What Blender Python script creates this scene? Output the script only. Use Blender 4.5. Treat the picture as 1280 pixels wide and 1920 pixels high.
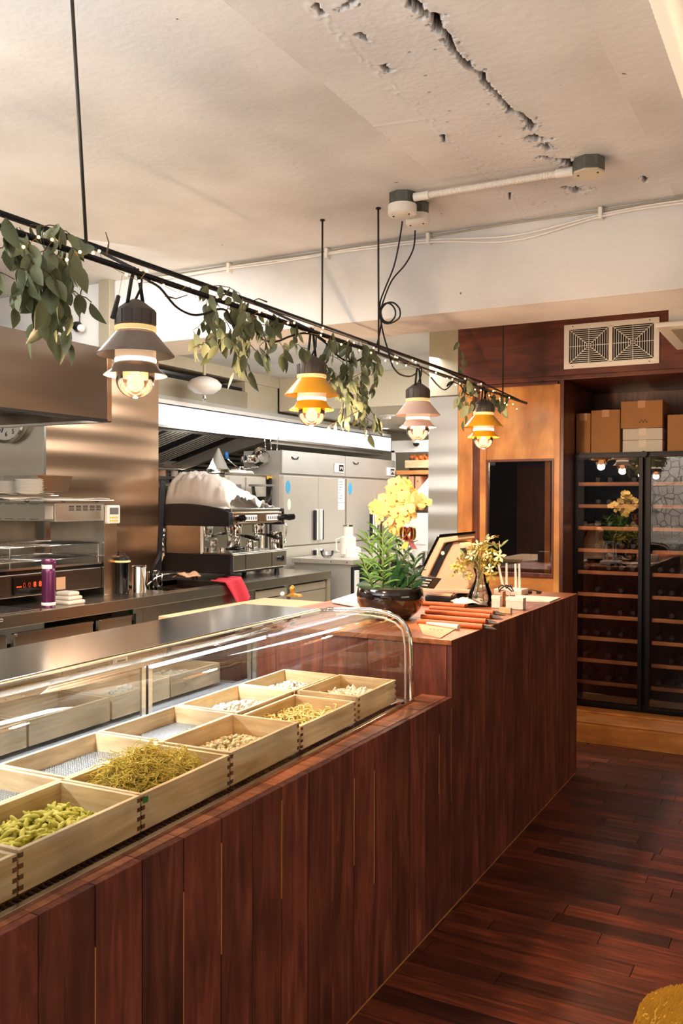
import bpy, bmesh, math, random
import numpy as np
from mathutils import Vector, Matrix, Euler, noise
random.seed(7)
S = bpy.context.scene
for o in list(bpy.data.objects): bpy.data.objects.remove(o, do_unlink=True)
C = bpy.context.collection
R = math.radians
# ------------------------------------------------------------------ camera
YAW, PIT, ROL, FPX = -28.318, -.7407, .208, 1670.44
def _axes():
    y, p, r = R(YAW), R(PIT), R(ROL)
    f = Vector((math.sin(y)*math.cos(p), math.cos(y)*math.cos(p), math.sin(p)))
    rt = Vector((math.cos(y), -math.sin(y), 0)); up = rt.cross(f)
    r2 = rt*math.cos(r)+up*math.sin(r)
    return r2, r2.cross(f), f
AX, AU, AF = _axes(); CP = Vector((0, 0, 1.6))
cd = bpy.data.cameras.new('camera'); cam = bpy.data.objects.new('camera', cd); C.objects.link(cam)
cd.sensor_fit = 'VERTICAL'; cd.sensor_height = 36; cd.lens = FPX*36/1920; cd.clip_start = .05
cam.matrix_world = Matrix(((AX.x, AU.x, -AF.x, CP.x), (AX.y, AU.y, -AF.y, CP.y), (AX.z, AU.z, -AF.z, CP.z), (0, 0, 0, 1)))
S.camera = cam
# ------------------------------------------------------------------ world, lights, exposure
S.view_settings.view_transform = 'Standard'; S.view_settings.look = 'None'
S.view_settings.gamma = 1; S.view_settings.use_curve_mapping = False
S.view_settings.exposure = 0.4
w = bpy.data.worlds.new('world'); S.world = w; w.use_nodes = True
w.node_tree.nodes['Background'].inputs[0].default_value = (.80, .78, .85, 1)
w.node_tree.nodes['Background'].inputs[1].default_value = .12
def area(name, loc, tgt, sx, sy, power, col):
    l = bpy.data.lights.new(name, 'AREA'); l.shape = 'RECTANGLE'; l.size = sx; l.size_y = sy; l.energy = power; l.color = col
    o = bpy.data.objects.new(name, l); C.objects.link(o); o.location = loc
    o.rotation_euler = (Vector(tgt)-Vector(loc)).to_track_quat('-Z', 'Y').to_euler(); return o
area('ceiling_fill', (-2.8, -.4, 1.9), (-2.8, -.4, 3), 2.6, 1.8, 175, (1, .985, .97))  # added light out of view, aimed up to brighten the ceiling
area('ceiling_fill', (1.0, .9, 1.9), (1.0, .9, 3), 1.0, 2.0, 15, (1, .95, .9))  # second added ceiling light, right of the viewer
area('stone_wall_fill', (-1.0, -2.2, 2.8), (-1.0, -3, 1.2), 4.0, .3, 60, (1, .97, .93))  # added so the stone wall shows bright in reflections
area('counter_front_fill', (2.9, 2.6, 1.5), (-1, 3.0, .9), 2.5, .8, 15, (1, .86, .68))  # added light from the right to lift the counter front
area('kitchen_ceiling_lamp', (-3.3, 6.4, 2.84), (-3.9, 6.6, 0), 1.4, 1.8, 110, (1, .98, .95))
area('kitchen_back_lamp', (-3.6, 9.2, 2.5), (-3.9, 9.2, 0), 1.5, 1.6, 85, (1, .99, .97))
area('kitchen_front_lamp', (-3.2, 2.9, 2.83), (-3.9, 3.3, 0), 1.2, 1.4, 75, (1, .96, .9))
area('grill_fill', (-4.1, 3.2, 2.11), (-4.2, 3.5, 1), .5, .9, 14, (1, .97, .92))  # added under the left hood to brighten plates and grill
area('hood_fill', (-5.15, 6.6, 2.225), (-6.1, 6.8, 1.4), .2, 1.6, 16, (1, .98, .95))  # added inside the canopy to bring out the dark baffles
def at(px, py, X=None, Y=None, Z=None):
    d = AX*((px-640)/FPX) - AU*((py-960)/FPX) + AF
    i, v = (0, X) if X is not None else (1, Y) if Y is not None else (2, Z)
    return CP + d*((v-CP[i])/d[i])
# ------------------------------------------------------------------ materials
def lin(c):
    if isinstance(c, str):
        c = c.lstrip('#'); c = [int(c[i:i+2], 16)/255 for i in (0, 2, 4)]
        c = [x/12.92 if x <= .04045 else ((x+.055)/1.055)**2.4 for x in c]
    return (c[0], c[1], c[2], 1)
M = {}
def newmat(name):
    m = bpy.data.materials.new(name); m.use_nodes = True; n = m.node_tree.nodes; M[name] = m
    return m, n, m.node_tree.links, n['Principled BSDF']
def mat(name, col, rough=.5, metal=0, bump=0, bscale=60, var=0, emit=None, estr=0, trans=0, coat=0, alpha=1, sub=0, spec=.5, stretch=(1,1,1)):
    m, n, l, b = newmat(name)
    b.inputs['Base Color'].default_value = lin(col); b.inputs['Roughness'].default_value = rough; b.inputs['Metallic'].default_value = metal
    b.inputs['Specular IOR Level'].default_value = spec
    if emit: b.inputs['Emission Color'].default_value = lin(emit); b.inputs['Emission Strength'].default_value = estr
    if trans: b.inputs['Transmission Weight'].default_value = trans
    if coat: b.inputs['Coat Weight'].default_value = coat; b.inputs['Coat Roughness'].default_value = .08
    if alpha < 1: b.inputs['Alpha'].default_value = alpha
    if sub: b.inputs['Subsurface Weight'].default_value = sub; b.inputs['Subsurface Radius'].default_value = (.02, .01, .006)
    if bump or var:
        tc = n.new('ShaderNodeTexCoord'); mp = n.new('ShaderNodeMapping'); mp.inputs['Scale'].default_value = stretch
        nz = n.new('ShaderNodeTexNoise'); nz.inputs['Scale'].default_value = bscale; nz.inputs['Detail'].default_value = 6
        l.new(tc.outputs['Object'], mp.inputs[0]); l.new(mp.outputs[0], nz.inputs['Vector'])
        if bump:
            bp = n.new('ShaderNodeBump'); bp.inputs['Strength'].default_value = bump; bp.inputs['Distance'].default_value = .004
            l.new(nz.outputs[0], bp.inputs['Height']); l.new(bp.outputs[0], b.inputs['Normal'])
        if var:
            mx = n.new('ShaderNodeMix'); mx.data_type = 'RGBA'; c = lin(col)
            mx.inputs['A'].default_value = (c[0]*(1-var), c[1]*(1-var), c[2]*(1-var), 1); mx.inputs['B'].default_value = tuple(min(1, x*(1+var)) for x in c[:3])+(1,)
            l.new(nz.outputs[0], mx.inputs['Factor']); l.new(mx.outputs['Result'], b.inputs['Base Color'])
    return m
def wood(name, cols, rough=.5, axis=2, scale=6, stretch=12, bump=.25, coat=0, rnd=.25, knots=False, dist=.002):
    """grain stretched along an axis, every object its own offset and tone"""
    m, n, l, b = newmat(name)
    tc = n.new('ShaderNodeTexCoord'); oi = n.new('ShaderNodeObjectInfo')
    add = n.new('ShaderNodeVectorMath'); add.operation = 'ADD'; mul = n.new('ShaderNodeVectorMath'); mul.operation = 'SCALE'
    cx = n.new('ShaderNodeCombineXYZ')
    for k in range(3): l.new(oi.outputs['Random'], cx.inputs[k])
    l.new(cx.outputs[0], mul.inputs[0]); mul.inputs['Scale'].default_value = 37
    l.new(tc.outputs['Object'], add.inputs[0]); l.new(mul.outputs[0], add.inputs[1])
    mp = n.new('ShaderNodeMapping'); s = [stretch]*3; s[axis] = 1; mp.inputs['Scale'].default_value = s
    l.new(add.outputs[0], mp.inputs[0])
    nz = n.new('ShaderNodeTexNoise'); nz.inputs['Scale'].default_value = scale/3; nz.inputs['Detail'].default_value = 8; nz.inputs['Distortion'].default_value = 1.2
    nz.inputs['Roughness'].default_value = .62
    l.new(mp.outputs[0], nz.inputs['Vector'])
    cr = n.new('ShaderNodeValToRGB'); e = cr.color_ramp.elements
    e[0].position = .3; e[0].color = lin(cols[0]); e[1].position = .7; e[1].color = lin(cols[-1])
    if len(cols) == 3: q = e.new(.5); q.color = lin(cols[1])
    l.new(nz.outputs[0], cr.inputs[0])
    hs = n.new('ShaderNodeHueSaturation'); mr = n.new('ShaderNodeMapRange'); mr.inputs['To Min'].default_value = 1-rnd; mr.inputs['To Max'].default_value = 1+rnd
    l.new(oi.outputs['Random'], mr.inputs[0]); l.new(mr.outputs[0], hs.inputs['Value']); l.new(cr.outputs[0], hs.inputs['Color'])
    last = hs.outputs[0]
    # broad mottling of the stain
    n2 = n.new('ShaderNodeTexNoise'); n2.inputs['Scale'].default_value = 5; n2.inputs['Detail'].default_value = 3
    l.new(add.outputs[0], n2.inputs['Vector'])
    mr2 = n.new('ShaderNodeMapRange'); mr2.inputs['From Min'].default_value = .3; mr2.inputs['From Max'].default_value = .7
    mr2.inputs['To Min'].default_value = .72; mr2.inputs['To Max'].default_value = 1.25
    l.new(n2.outputs[0], mr2.inputs[0])
    vm = n.new('ShaderNodeVectorMath'); vm.operation = 'SCALE'; l.new(last, vm.inputs[0]); l.new(mr2.outputs[0], vm.inputs['Scale']); last = vm.outputs[0]
    if knots:
        mk = n.new('ShaderNodeMapping'); ks = [5.5]*3; ks[axis] = 1.5; mk.inputs['Scale'].default_value = ks
        l.new(add.outputs[0], mk.inputs[0])
        vo = n.new('ShaderNodeTexVoronoi'); vo.inputs['Scale'].default_value = 1
        n3 = n.new('ShaderNodeTexNoise'); n3.inputs['Scale'].default_value = 9; l.new(mk.outputs[0], n3.inputs['Vector'])
        vadd = n.new('ShaderNodeMixRGB'); vadd.inputs[0].default_value = .12; l.new(mk.outputs[0], vadd.inputs[1]); l.new(n3.outputs['Color'], vadd.inputs[2])
        l.new(vadd.outputs[0], vo.inputs['Vector'])
        kr = n.new('ShaderNodeValToRGB'); kr.color_ramp.elements[0].position = .03; kr.color_ramp.elements[0].color = (.25, .2, .2, 1)
        kr.color_ramp.elements[1].position = .16; kr.color_ramp.elements[1].color = (1, 1, 1, 1)
        l.new(vo.outputs['Distance'], kr.inputs[0])
        mm = n.new('ShaderNodeMixRGB'); mm.blend_type = 'MULTIPLY'; mm.inputs[0].default_value = .8
        l.new(last, mm.inputs[1]); l.new(kr.outputs[0], mm.inputs[2]); last = mm.outputs[0]
    l.new(last, b.inputs['Base Color'])
    b.inputs['Roughness'].default_value = rough
    if coat: b.inputs['Coat Weight'].default_value = coat; b.inputs['Coat Roughness'].default_value = .15
    bp = n.new('ShaderNodeBump'); bp.inputs['Strength'].default_value = bump; bp.inputs['Distance'].default_value = dist
    l.new(nz.outputs[0], bp.inputs['Height']); l.new(bp.outputs[0], b.inputs['Normal'])
    return m
def steel(name, col='#b9b4ab', rough=.28, axis=1, wav=.2, fine=.03):
    """brushed sheet steel: fine lines along an axis, slow buckling of the sheet"""
    m, n, l, b = newmat(name)
    b.inputs['Metallic'].default_value = 1; b.inputs['Base Color'].default_value = lin(col)
    tc = n.new('ShaderNodeTexCoord'); mp = n.new('ShaderNodeMapping'); s = [260]*3; s[axis] = 3; mp.inputs['Scale'].default_value = s
    l.new(tc.outputs['Object'], mp.inputs[0])
    nz = n.new('ShaderNodeTexNoise'); nz.inputs['Scale'].default_value = 1; nz.inputs['Detail'].default_value = 3; l.new(mp.outputs[0], nz.inputs['Vector'])
    mr = n.new('ShaderNodeMapRange'); mr.inputs['To Min'].default_value = rough*.85; mr.inputs['To Max'].default_value = rough*1.15
    b.inputs['Roughness'].default_value = rough
    bp = n.new('ShaderNodeBump'); bp.inputs['Strength'].default_value = fine; bp.inputs['Distance'].default_value = .001; l.new(nz.outputs[0], bp.inputs['Height'])
    n2 = n.new('ShaderNodeTexNoise'); n2.inputs['Scale'].default_value = 1; n2.inputs['Detail'].default_value = 0
    m2 = n.new('ShaderNodeMapping'); s2 = [7]*3; s2[axis] = .6; m2.inputs['Scale'].default_value = s2; l.new(tc.outputs['Object'], m2.inputs[0]); l.new(m2.outputs[0], n2.inputs['Vector'])
    b2 = n.new('ShaderNodeBump'); b2.inputs['Strength'].default_value = wav; b2.inputs['Distance'].default_value = .05
    l.new(n2.outputs[0], b2.inputs['Height']); l.new(b2.outputs[0], b.inputs['Normal'])
    return m
def glass(name, tint=(1, 1, 1), ior=1.5, rough=.0, boost=1.0, base=0.0):
    """thin pane: see-through with Fresnel mirror"""
    m, n, l, b = newmat(name); n.remove(b)
    t = n.new('ShaderNodeBsdfTransparent'); t.inputs[0].default_value = tuple(tint)+(1,)
    g = n.new('ShaderNodeBsdfGlossy'); g.inputs['Roughness'].default_value = rough
    fr = n.new('ShaderNodeFresnel'); fr.inputs[0].default_value = ior
    ma = n.new('ShaderNodeMath'); ma.operation = 'MULTIPLY_ADD'; ma.inputs[1].default_value = boost; ma.inputs[2].default_value = base; ma.use_clamp = True
    mx = n.new('ShaderNodeMixShader'); l.new(fr.outputs[0], ma.inputs[0]); l.new(ma.outputs[0], mx.inputs[0])
    l.new(t.outputs[0], mx.inputs[1]); l.new(g.outputs[0], mx.inputs[2]); l.new(mx.outputs[0], n['Material Output'].inputs[0])
    return m
def glow(name, col, s):
    m, n, l, b = newmat(name); n.remove(b); e = n.new('ShaderNodeEmission'); e.inputs[0].default_value = lin(col); e.inputs[1].default_value = s
    l.new(e.outputs[0], n['Material Output'].inputs[0]); return m
wood('plank_red', ['#44201a', '#6e3627', '#8f5038'], .6, 2, 7, 9, .3, rnd=.24, knots=True)
wood('cap_red', ['#6a3620', '#995a3a', '#b5744c'], .5, 0, 8, 10, .3, rnd=.3)
wood('top_red', ['#683820', '#965833', '#b07045'], .4, 1, 5, 12, .2, rnd=.1, coat=.2)
wood('gap_wood', ['#c98a4c', '#e0a868'], .6, 2, 6, 8)  # pale wood colour standing in for orange light at the plank gaps
wood('floor_wood', ['#2b110b', '#582718', '#7e3c26'], .4, 0, 7, 14, .25, rnd=.5, coat=.1)
wood('tray_wood', ['#bb9a6c', '#d6b98c', '#e6d2ae'], .55, 1, 5, 14, .15, rnd=.08)
wood('tray_wood_x', ['#bb9a6c', '#d6b98c', '#e6d2ae'], .55, 0, 5, 14, .15, rnd=.08)
wood('joint_wood', ['#4a2c1a', '#6b4226'], .6, 1, 6, 8)
wood('dark_mahogany', ['#3a160d', '#5c2817', '#74371f'], .4, 0, 5, 10, .15, rnd=.06, coat=.2)
wood('mahogany_v', ['#3a160d', '#5c2817', '#74371f'], .4, 2, 5, 10, .15, rnd=.06, coat=.2)
wood('honey_wood', ['#a8652c', '#c4803d', '#d59a52'], .4, 2, 3, 5, .1, rnd=.05, coat=.3)
wood('honey_h', ['#a0602b', '#bd7a3b', '#cf934d'], .4, 0, 4, 10, .1, rnd=.05, coat=.3)
wood('shelf_wood', ['#cc7a40', '#f0a862'], .45, 0, 5, 12, .1, rnd=.1)
steel('steel_y', '#bdb4a8', .26, 1, .18)
steel('steel_x', '#d0cbc2', .3, 0, .12)
steel('pillar_steel', '#d8d5cf', .33, 0, .35); steel('steel_z', '#b5afa6', .22, 2, .35)
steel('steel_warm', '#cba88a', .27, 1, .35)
steel('steel_dark', '#74675c', .3, 1, .2)
mat('steel_plain', '#c8c4bc', .22, 1); mat('steel_satin', '#bdb9b2', .42, .6, var=.1, bscale=4)
mat('steel_door', '#cbc4b8', .36, .6, var=.05, bscale=3); mat('chrome', '#e4e2de', .07, 1); mat('drawer_steel', '#c2b59f', .36, .7); mat('slab_steel', '#b5b0a8', .14, 1); mat('galvanised', '#6f716a', .5, .8, var=.45, bscale=30)
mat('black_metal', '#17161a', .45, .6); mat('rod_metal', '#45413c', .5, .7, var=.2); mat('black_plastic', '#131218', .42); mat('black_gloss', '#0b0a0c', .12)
mat('white_plastic', '#ebe6dc', .4); mat('cream_plastic', '#d9b99a', .38); mat('white_enamel', '#ece8e2', .3, coat=.3)
mat('beige_paint', '#c9bfa8', .6, bump=.3, bscale=40, var=.08)
mat('grey_duct', '#a7a08c', .5, .3, var=.1, bscale=5)
mat('cardboard', '#a9784a', .8, var=.1, bscale=12, bump=.1); mat('white_card', '#d3cdc4', .7)
mat('paper', '#e8ddcf', .8); mat('tan_paper', '#cf9f7c', .8); mat('black_rubber', '#0e0d10', .6)
mat('leaf_grey', '#737a5a', .6, var=.3, bscale=9, sub=.0); mat('leaf_dark', '#566044', .55, var=.35, bscale=9); mat('twig', '#5c4a33', .8)
mat('lamp_cap', '#4b4340', .5, var=.1); mat('shade_grey', '#7a6d64', .3, coat=.4, trans=.15); mat('shade_yellow', '#e3a521', .3, coat=.4, sub=.2); mat('shade_pink', '#e6c6b8', .3, coat=.4, sub=.2)
mat('milk_glass', '#efdcd2', .3, sub=.3, emit='#ffcfa0', estr=.35); mat('cream_ring', '#e6cf9e', .4, emit='#ffcf80', estr=.4)
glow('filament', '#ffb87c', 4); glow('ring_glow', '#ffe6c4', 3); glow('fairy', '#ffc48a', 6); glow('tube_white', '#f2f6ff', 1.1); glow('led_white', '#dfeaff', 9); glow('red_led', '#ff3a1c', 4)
glow('downlight', '#fff4e2', 8)
glass('bulb_glass', (1, .86, .76), 1.5, .05, 1.8, .10); glass('case_glass', (.985, .995, .985), 1.5, .0, 1.0, .0)
glass('end_glass', (.93, .95, .92), 1.5, .0, 1.5, .03); glass('door_glass', (.50, .54, .48), 1.5, .01, 1.6, .24); glass('cooler_glass', (.88, .87, .9), 1.5, .0, 1.6, .04)
glass('clear_glass', (.985, .99, .985), 1.5, .0, 1.1, .01); glass('cabinet_glass', (.8, .77, .75), 1.5, .0, 1.8, .10)
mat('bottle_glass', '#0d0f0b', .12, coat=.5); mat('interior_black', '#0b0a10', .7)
mat('pasta_green', '#bdb548', .7, var=.2, bscale=14); mat('pasta_yellow', '#e2cd85', .65, var=.15, bscale=20); mat('noodle_green', '#d2bd55', .7, var=.35, bscale=20)
mat('pasta_white', '#e6dcc2', .65, var=.08, bscale=20); mat('pasta_shell', '#c9b88c', .6, var=.35, bscale=40)
mat('purple_steel', '#6b2c57', .28, .6, coat=.5); mat('pink_red_cloth', '#c52c3c', .85, bump=.3, bscale=200); mat('towel', '#ded2bf', .9, bump=.4, bscale=150)
mat('soap_green', '#5f9a1c', .3); mat('dark_green', '#1f3a1e', .4); mat('blue_plastic', '#1f66b0', .35); mat('red_dot', '#b2341f', .4)
mat('orange_leather', '#b65a22', .5, bump=.2, bscale=120); mat('dark_leather', '#2a1e1b', .5); mat('film', '#d9d1c8', .35, alpha=.82, coat=.3, bump=.3, bscale=14)
mat('grass_green', '#5a8a2a', .5, var=.3, bscale=9); mat('deep_green', '#1f4a20', .38, var=.25, bscale=12, coat=.2); mat('orchid_yellow', '#ecd589', .55, sub=.12, var=.12, bscale=14); mat('orchid_lip', '#c0632c', .5)
mat('dark_stem', '#2f2018', .6, bump=.3); mat('soil_moss', '#2f3a1c', .9, bump=.6); mat('ribbon_gold', '#c79a48', .3, .6); mat('ribbon_red', '#7d1626', .4)
mat('bowl_black', '#1a1211', .1, .3, coat=1); mat('flower_green', '#b9ad50', .6, var=.2, bscale=18); mat('flower_cream', '#e6dfb0', .6); mat('stem_green', '#6f7f45', .5)
mat('teddy', '#b98a22', .95, var=.25, bscale=30); mat('mesh_wire', '#cfd0d0', .35, .8); mat('deck_white', '#d8dade', .3, .3); mat('digits', '#141418', .5)
mat('orange_food', '#d97a35', .6, var=.4, bscale=20); mat('blue_sticker', '#3e9bc4', .5); mat('yellow_button', '#e0b52a', .5); mat('screen_grey', '#6e6a68', .25); mat('green_sticker', '#2f7a3c', .5)
mat('raw_concrete', '#6a6458', .95, bump=.8, bscale=80, var=.3); mat('tan_board', '#c7a27e', .6, var=.1)
# painted concrete: warm white, faint yellow staining, pits; the 'crack' mask paints broken concrete near-black for the shade in its depth
m, n, l, b = newmat('painted_concrete')
tc = n.new('ShaderNodeTexCoord'); nz = n.new('ShaderNodeTexNoise'); nz.inputs['Scale'].default_value = 1.6; nz.inputs['Detail'].default_value = 8
l.new(tc.outputs['Object'], nz.inputs['Vector'])
cr = n.new('ShaderNodeValToRGB'); cr.color_ramp.elements[0].position = .35; cr.color_ramp.elements[0].color = lin('#c9c8c6'); cr.color_ramp.elements[1].position = .6; cr.color_ramp.elements[1].color = lin('#dededd')
l.new(nz.outputs[0], cr.inputs[0])
vo = n.new('ShaderNodeTexVoronoi'); vo.inputs['Scale'].default_value = 9; vo.inputs['Randomness'].default_value = 1
nn = n.new('ShaderNodeTexNoise'); nn.inputs['Scale'].default_value = 55; l.new(tc.outputs['Object'], nn.inputs['Vector'])
va = n.new('ShaderNodeMixRGB'); va.inputs[0].default_value = .025; l.new(tc.outputs['Object'], va.inputs[1]); l.new(nn.outputs['Color'], va.inputs[2]); l.new(va.outputs[0], vo.inputs['Vector'])
pr = n.new('ShaderNodeValToRGB'); pr.color_ramp.elements[0].position = .030; pr.color_ramp.elements[0].color = (.12, .1, .08, 1); pr.color_ramp.elements[1].position = .05; pr.color_ramp.elements[1].color = (1, 1, 1, 1)
l.new(vo.outputs['Distance'], pr.inputs[0])
# only some cells carry a pit
gt = n.new('ShaderNodeMath'); gt.operation = 'GREATER_THAN'; gt.inputs[1].default_value = .72; sp = n.new('ShaderNodeSeparateColor'); l.new(vo.outputs['Color'], sp.inputs[0]); l.new(sp.outputs[0], gt.inputs[0])
mp_ = n.new('ShaderNodeMixRGB'); mp_.blend_type = 'MULTIPLY'; l.new(gt.outputs[0], mp_.inputs[0]); l.new(cr.outputs[0], mp_.inputs[1]); l.new(pr.outputs[0], mp_.inputs[2])
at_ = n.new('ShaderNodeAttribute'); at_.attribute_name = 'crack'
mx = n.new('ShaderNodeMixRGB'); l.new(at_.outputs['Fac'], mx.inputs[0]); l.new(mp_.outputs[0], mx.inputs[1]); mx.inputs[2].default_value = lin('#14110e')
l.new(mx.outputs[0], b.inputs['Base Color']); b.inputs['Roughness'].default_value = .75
n3 = n.new('ShaderNodeTexNoise'); n3.inputs['Scale'].default_value = 35; n3.inputs['Detail'].default_value = 8; l.new(tc.outputs['Object'], n3.inputs['Vector'])
bp = n.new('ShaderNodeBump'); bp.inputs['Strength'].default_value = .35; bp.inputs['Distance'].default_value = .006; l.new(n3.outputs[0], bp.inputs['Height']); l.new(bp.outputs[0], b.inputs['Normal'])
# rough white stone of the dining room behind the viewer
m, n, l, b = newmat('white_stone'); tc = n.new('ShaderNodeTexCoord'); vo = n.new('ShaderNodeTexVoronoi'); vo.feature = 'DISTANCE_TO_EDGE'; vo.inputs['Scale'].default_value = 7.5
l.new(tc.outputs['Object'], vo.inputs['Vector']); cr = n.new('ShaderNodeValToRGB'); cr.color_ramp.elements[0].color = lin('#6b5c4c'); cr.color_ramp.elements[1].position = .08; cr.color_ramp.elements[1].color = lin('#ddd2c4')
l.new(vo.outputs[0], cr.inputs[0]); l.new(cr.outputs[0], b.inputs['Base Color']); b.inputs['Roughness'].default_value = .9
# ------------------------------------------------------------------ mesh builder
class MB:
    def __init__(s): s.v = []; s.f = []
    def add(s, vs, fs, T=None):
        k = len(s.v); s.v += [tuple(T @ Vector(v)) if T else tuple(v) for v in vs]; s.f += [tuple(i+k for i in f) for f in fs]; return s
    def box(s, a, b, T=None):
        (x0, y0, z0), (x1, y1, z1) = a, b
        x0, x1 = min(x0, x1), max(x0, x1); y0, y1 = min(y0, y1), max(y0, y1); z0, z1 = min(z0, z1), max(z0, z1)
        return s.add([(x0,y0,z0),(x1,y0,z0),(x1,y1,z0),(x0,y1,z0),(x0,y0,z1),(x1,y0,z1),(x1,y1,z1),(x0,y1,z1)],
                     [(0,3,2,1),(4,5,6,7),(0,1,5,4),(1,2,6,5),(2,3,7,6),(3,0,4,7)], T)
    def tube(s, pts, r, n=8, cap=True, closed=False):
        pts = [Vector(p) for p in pts]; m = len(pts); rs = r if isinstance(r, (list, tuple)) else [r]*m
        vs = []; ref = None
        for i, p in enumerate(pts):
            if closed: d = pts[(i+1) % m]-pts[i-1]
            else: d = pts[min(i+1, m-1)]-pts[max(i-1, 0)]
            d.normalize()
            if ref is None: ref = Vector((0, 0, 1)) if abs(d.z) < .9 else Vector((1, 0, 0))
            u = (ref-d*ref.dot(d)).normalized(); v = d.cross(u); ref = u
            for j in range(n):
                a = 2*math.pi*j/n; vs.append(p+(u*math.cos(a)+v*math.sin(a))*rs[i])
        fs = []
        for i in range(m if closed else m-1):
            for j in range(n):
                a = i*n+j; b = i*n+(j+1) % n; c = ((i+1) % m)*n+(j+1) % n; d = ((i+1) % m)*n+j; fs.append((a, b, c, d))
        if cap and not closed: fs.append(tuple(range(n))[::-1]); fs.append(tuple((m-1)*n+j for j in range(n)))
        return s.add(vs, fs)
    def lathe(s, prof, c=(0, 0, 0), n=24, T=None, cap=False):
        vs = []; c = Vector(c)
        for r, z in prof:
            for j in range(n):
                a = 2*math.pi*j/n; vs.append(c+Vector((r*math.cos(a), r*math.sin(a), z)))
        fs = [(i*n+j, i*n+(j+1) % n, (i+1)*n+(j+1) % n, (i+1)*n+j) for i in range(len(prof)-1) for j in range(n)]
        if cap: fs.append(tuple(range(n))[::-1]); fs.append(tuple((len(prof)-1)*n+j for j in range(n)))
        return s.add(vs, fs, T)
    def prism(s, poly, d):
        """poly: 3D points of one face; d: extrusion vector"""
        k = len(poly); d = Vector(d); vs = [Vector(p) for p in poly]+[Vector(p)+d for p in poly]
        return s.add(vs, [tuple(range(k))[::-1], tuple(range(k, 2*k))]+[(i, (i+1) % k, k+(i+1) % k, k+i) for i in range(k)])
    def grid(s, fn, nu, nv):
        vs = [fn(i/nu, j/nv) for i in range(nu+1) for j in range(nv+1)]
        return s.add(vs, [(i*(nv+1)+j, (i+1)*(nv+1)+j, (i+1)*(nv+1)+j+1, i*(nv+1)+j+1) for i in range(nu) for j in range(nv)])
    def build(s, name, m, parent=None, world=True, smooth=False, bevel=0, solid=0):
        me = bpy.data.meshes.new(name); vs = [Vector(v) for v in s.v]
        lo = Vector([min(v[k] for v in vs) for k in range(3)]); hi = Vector([max(v[k] for v in vs) for k in range(3)])
        if parent and world:
            I = wm(parent).inverted(); vs = [I @ v for v in vs]
            lo = Vector([min(v[k] for v in vs) for k in range(3)]); hi = Vector([max(v[k] for v in vs) for k in range(3)])
        c = (lo+hi)/2
        if not parent: c.z = lo.z
        me.from_pydata([v-c for v in vs], [], s.f); me.validate()
        bm = bmesh.new(); bm.from_mesh(me); bmesh.ops.recalc_face_normals(bm, faces=bm.faces); bm.to_mesh(me); bm.free()
        o = bpy.data.objects.new(name, me); C.objects.link(o); o.location = c
        if parent: o.parent = parent
        me.materials.append(M[m] if isinstance(m, str) else m)
        if smooth:
            for p in me.polygons: p.use_smooth = True
            if smooth != True: me.set_sharp_from_angle(angle=R(smooth))
        if bevel: md = o.modifiers.new('bevel', 'BEVEL'); md.width = bevel; md.segments = 2; md.limit_method = 'ANGLE'
        if solid: md = o.modifiers.new('solid', 'SOLIDIFY'); md.thickness = solid; md.offset = 0
        return o
def wm(o):
    t = o.matrix_basis.copy() if not o.parent else wm(o.parent) @ o.matrix_basis
    return t
def tag(o, label=None, cat=None, group=None, kind=None):
    if label: o['label'] = label
    if cat: o['category'] = cat
    if group: o['group'] = group
    if kind: o['kind'] = kind
    return o
def thing(name, label, cat, loc=(0, 0, 0), rz=0, group=None):
    o = bpy.data.objects.new(name, None); C.objects.link(o); o.location = loc; o.rotation_euler = (0, 0, rz); o.empty_display_size = .05
    return tag(o, label, cat, group)
def bx(name, m, a, b, parent=None, bevel=0, **k): return MB().box(a, b).build(name, m, parent, bevel=bevel, **k)
def st(o): o['kind'] = 'structure'; return o
def copy_tree(o, parent=None):
    c = o.copy(); C.objects.link(c); c.parent = parent
    for ch in list(o.children): copy_tree(ch, c)
    return c
def rel(o, parent, name=None):
    """shared-mesh copy of part o placed under parent"""
    c = o.copy(); C.objects.link(c); c.parent = parent; return c
# ================================================================== SETTING
CZ = 2.87
# floor: planks run across the room (X)
sub = st(bx('floor', 'interior_black', (-6.6, -3, -.06), (3.2, 11.2, -.012)))
def ty(o, parent):
    o.parent = parent; o.location = o.location - parent.location
rnd = random.Random(3); y = 1.5; row = 0; W = .088; cnt = 0
while y < 5.93:
    w_ = min(W, 5.945-y); x = -1.62-rnd.random()*.9
    while x < .25:
        L = rnd.choice([.42, .55, .7, .9, 1.1]); x0 = max(x, -1.6)
        if x+L > -1.5 and x0 < .25:
            dz = rnd.uniform(-.0008, .0008)
            if x+L-x0 > .02: o = MB().box((x0+.0014, y+.0013, -.012), (x+L-.0014, y+w_-.0013, dz)).build('plank', 'floor_wood', sub, bevel=.0008); cnt += 1
        x += L
    y += W; row += 1
bx('far_boards', 'floor_wood', (-1.6, -3, -.012), (3.2, 1.5, 0), sub); bx('side_boards', 'floor_wood', (.25+.6, 1.5, -.012), (3.2, 5.945, 0), sub)
bx('kitchen_floor', 'beige_paint', (-6.6, -3, -.012), (-1.6, 11.2, 0), sub)
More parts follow.
